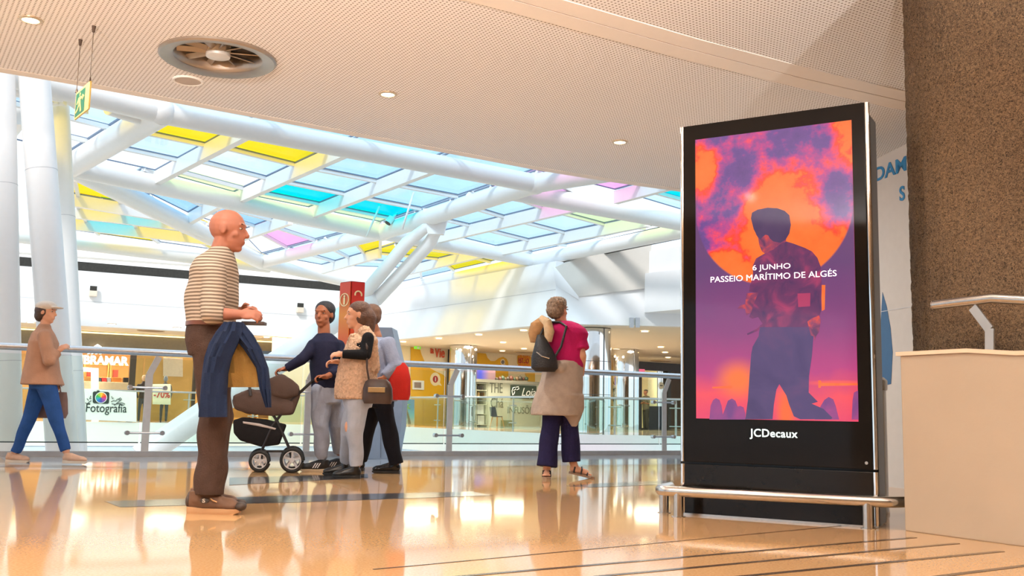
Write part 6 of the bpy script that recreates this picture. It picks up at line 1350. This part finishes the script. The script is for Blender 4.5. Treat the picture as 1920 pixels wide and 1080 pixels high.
gm('trousers', [('e', GP(0, 0, .9), (.13, .175, .1))] + [x for s_ in (-1, 1) for x in (('c', GP(0, .09 * s_, .86), GP(.01, .1 * s_, .48), .1, .075), ('c', GP(.01, .1 * s_, .48), GP(-.01, .11 * s_, .1), .075, .065))], mat('charcoal_cloth', (54, 54, 50), .8))
gm('hair', [('e', GP(.0, 0, 1.69), (.1, .082, .06))], mat('grey_brown_hair', (90, 78, 66), .7))
for s_ in (-1, 1): gm('shoe', [('c', GP(-.04, .11 * s_, .05), GP(.16, .12 * s_, .04), .05, .04)], M_black)

# ------------------------------------------------------------------ pushchair
bs = fl(520, 884); PD = bs.y
pc = thing('pushchair', 'black and taupe pushchair with hood, basket and chrome wheels held by the young man', 'pushchair', bs)
def Q(px, py, dy=0.0): return at(px, py, PD + dy)
M_taupe = fabric('taupe_pushchair_cloth', (84, 68, 62), .12, 8); M_pblk = fabric('black_pushchair_cloth', (26, 24, 26), .2, 8); M_tyre = mat('black_tyre', (24, 24, 24), .7); M_alu = mat('pale_rim', (206, 208, 214), .3, metal=.4)
for x_, r_, yy in ((487, .105, .0), (548, .12, .0)):
    for dy in (-.22, .22):
        c = Q(x_, 864, dy); c.z = r_ + .001
        w_ = MB(); w_.tube([c + V((math.cos(a) * (r_ - .02), 0, math.sin(a) * (r_ - .02))) for a in [2 * math.pi * i / 28 for i in range(28)]], .02, n=10, closed=True)
        vs = None; m = w_
        n_ = len(m.bm.verts) // 28
        wh = m.build('wheel', M_tyre, pc, smooth='auto')
        m = MB(); m.lathe([(r_ - .042, -.016), (r_ - .034, -.016), (r_ - .034, .016), (r_ - .042, .016), (r_ - .042, -.016)], c, n=28, axis=V((0, 1, 0))); m.build('rim', M_alu, wh, smooth='auto')
        m = MB(); m.cyl(c - V((0, .02, 0)), c + V((0, .02, 0)), .024, n=16); m.build('hub', M_alu, wh, smooth='auto')
        for k in range(5):
            a = 2 * math.pi * k / 5 + .3; d_ = V((math.cos(a), 0, math.sin(a))); m = MB(); m.beam(c + d_ * .02, c + d_ * (r_ - .036), .02, .016, up=V((0, 1, 0))); m.build('spoke', M_alu, wh)
M_pfr = mat('graphite_tube', (50, 48, 50), .35, metal=.5)
for dy in (-.22, .22):
    ax_l, ax_r = Q(487, 864, dy), Q(548, 864, dy); ax_l.z = .106; ax_r.z = .121
    s_ = -.04 if dy < 0 else .04; ax_l.y -= s_; ax_r.y -= s_
    m = MB(); m.tube([ax_l, Q(492, 842, dy - s_), Q(510, 800, dy - s_), Q(545, 752, dy - s_), Q(584, 716, dy - s_)], .014, n=10); m.build('frame_tube', M_pfr, pc, smooth='auto')
    m = MB(); m.tube([ax_r, Q(540, 835, dy - s_), Q(520, 790, dy - s_), Q(500, 760, dy - s_)], .014, n=10); m.build('frame_tube', M_pfr, pc, smooth='auto')
    m = MB(); m.tube([Q(494, 846, dy - s_), Q(540, 846, dy - s_)], .011, n=8); m.build('frame_tube', M_pfr, pc, smooth='auto')
for x_, y_ in ((492, 842), (544, 842)):
    m = MB(); m.cyl(Q(x_, y_, -.19), Q(x_, y_, .19), .011, n=10); m.build('cross_bar', M_pfr, pc, smooth='auto')
m = MB(); m.tube([Q(584, 716, -.18), Q(598, 711, -.18), Q(606, 710, -.12), Q(607, 710, .0), Q(606, 710, .12), Q(598, 711, .18), Q(584, 716, .18)], .016, n=10); m.build('handlebar', M_pblk, pc, smooth='auto')
def slab(name, outline, hw, m_, rnd=.03):
    m = MB(); m.hexa([Q(x, y, -hw) for x, y in outline], [Q(x, y, hw) for x, y in outline])
    o = m.build(name, m_, pc, bevel=rnd)
    for f_ in o.data.polygons: f_.use_smooth = True
    return o
slab('basket', [(437, 788), (455, 782), (500, 786), (538, 796), (524, 834), (490, 838), (450, 826), (438, 812)], .19, M_pblk, .02)
slab('basket_trim', [(455, 790), (486, 794), (518, 803), (516, 806), (484, 799), (456, 794)], .196, mat('pale_trim', (176, 164, 160), .6), .004)
slab('seat', [(436, 742), (470, 728), (510, 742), (552, 752), (550, 778), (510, 780), (462, 776), (438, 764)], .2, M_taupe)
slab('backrest', [(496, 752), (530, 700), (560, 722), (564, 740), (550, 778), (508, 776)], .19, M_taupe)
slab('hood', [(500, 712), (528, 700), (548, 712), (562, 724), (560, 742), (536, 748), (510, 742)], .215, M_taupe)
slab('footmuff', [(434, 750), (452, 734), (486, 730), (508, 744), (504, 772), (470, 776), (440, 768)], .17, mat('brown_footmuff', (70, 54, 48), .85, bump=.2))
m = MB(); m.tube([Q(470, 742, -.21), Q(468, 726, -.2), Q(472, 722, 0), Q(468, 726, .2), Q(470, 742, .21)], .014, n=10); m.build('bumper_bar', M_pfr, pc, smooth='auto')

# ------------------------------------------------------------------ information totem
tb_ = fl(700, 861); TD_ = tb_.y
to = thing('information_totem', 'red information column on a tapered blue grey base beside the group of people', 'information totem', tb_, kind='thing')
def TT(px, py, dy=0.0): return at(px, py, TD_ + dy)
M_tred = ramp_mat('red_orange_panel', [(214, 60, 30), (224, 74, 28), (206, 36, 32)], 'Z', 1.2, 2.1); M_torange = ramp_mat('orange_panel', [(214, 60, 30), (222, 96, 26), (230, 140, 40), (214, 70, 36)], 'Z', 1.2, 2.1)
e1, e2, e3 = TT(658, 560), TT(683, 560, .1), TT(638, 560, .16)
for q_ in (e1, e2, e3): q_.z = 0
e4 = e2 + (e3 - e1); ztop = TT(660, 527).z; zmid = TT(660, 640).z
m = MB(); m.prism([q_ + Z * .3 for q_ in (e1, e2, e4, e3)], Z * (ztop - .3)); m.build('core', mat('dark_red_core', (150, 30, 26), .4), to)
def facepanel(a_, b_, m_, nm, lab):
    d_ = (b_ - a_).normalized(); n_ = V((d_.y, -d_.x, 0)); 
    if n_.dot(EYE - a_) < 0: n_ = -n_
    q_ = MB(); q_.prism([a_ + d_ * .005 + Z * 1.0 + n_ * .002, b_ - d_ * .005 + Z * 1.0 + n_ * .002, b_ - d_ * .005 + Z * (ztop - .01) + n_ * .002, a_ + d_ * .005 + Z * (ztop - .01) + n_ * .002], n_ * .012); return q_.build(nm, m_, to, label=lab), d_, n_
pR, dR_, nR_ = facepanel(e1, e2, M_tred, 'front_panel', 'red front panel'); pL_, dL_, nL_ = facepanel(e3, e1, M_torange, 'side_panel', 'orange side panel')
if dL_.dot(RT) < 0: dL_ = -dL_
M_cr = mat('cream_pictogram', (246, 226, 170), .5)
cI = (e3 + e1) / 2; cI.z = TT(648, 561).z; cI = cI + nL_ * .016
m = MB(); wI = (e1 - e3).length * .42
m.rings([[cI + dL_ * math.cos(a) * r_ * wI + Z * math.sin(a) * r_ * .085 + nL_ * o_ for a in [2 * math.pi * i / 36 for i in range(36)]] for r_, o_ in ((1, 0), (1, .004), (.86, .004), (.86, 0), (1, 0))], caps=False); m.build('ring', M_cr, pL_)
text('letter', 'i', cI - Z * .055 + nL_ * .003, dL_, Z, .17, M_cr, pL_, ext=.002, bold=.006, sx=1.2)
cI = (e1 + e2) / 2; cI.z = TT(670, 552).z; cI = cI + nR_ * .016
m = MB(); m.tube([cI + dR_ * math.cos(a) * .045 + Z * math.sin(a) * .045 for a in [math.pi * (-.1 + 1.2 * i / 12) for i in range(13)]], .010, n=8); m.build('pictogram', M_cr, pR)
text('lettering', 'W', V((cI.x, cI.y, TT(668, 614).z)), dR_, Z, .10, M_cr, pR, ext=.002, bold=.003)
M_tbase = mat('blue_grey_panel', (130, 146, 168), .35, var=.04)
bo = [(655, 861), (714, 862), (741, 861), (752, 800), (757, 720), (752, 690), (735, 614), (700, 613), (690, 640), (650, 700), (640, 760)]
m = MB(); pts = [TT(x, y) for x, y in bo]
for q_ in pts[:3]: q_.z = 0
m.hexa(pts, [q_ + V((.02, .42, 0)) for q_ in pts]); m.build('base', M_tbase, to, bevel=.01)
m = MB(); m.beam(TT(714, 858, -.004), TT(714, 700, -.004), .008, .006, up=V((0, 1, 0))); m.build('panel_joint', mat('joint_grey', (90, 100, 116), .5), to)
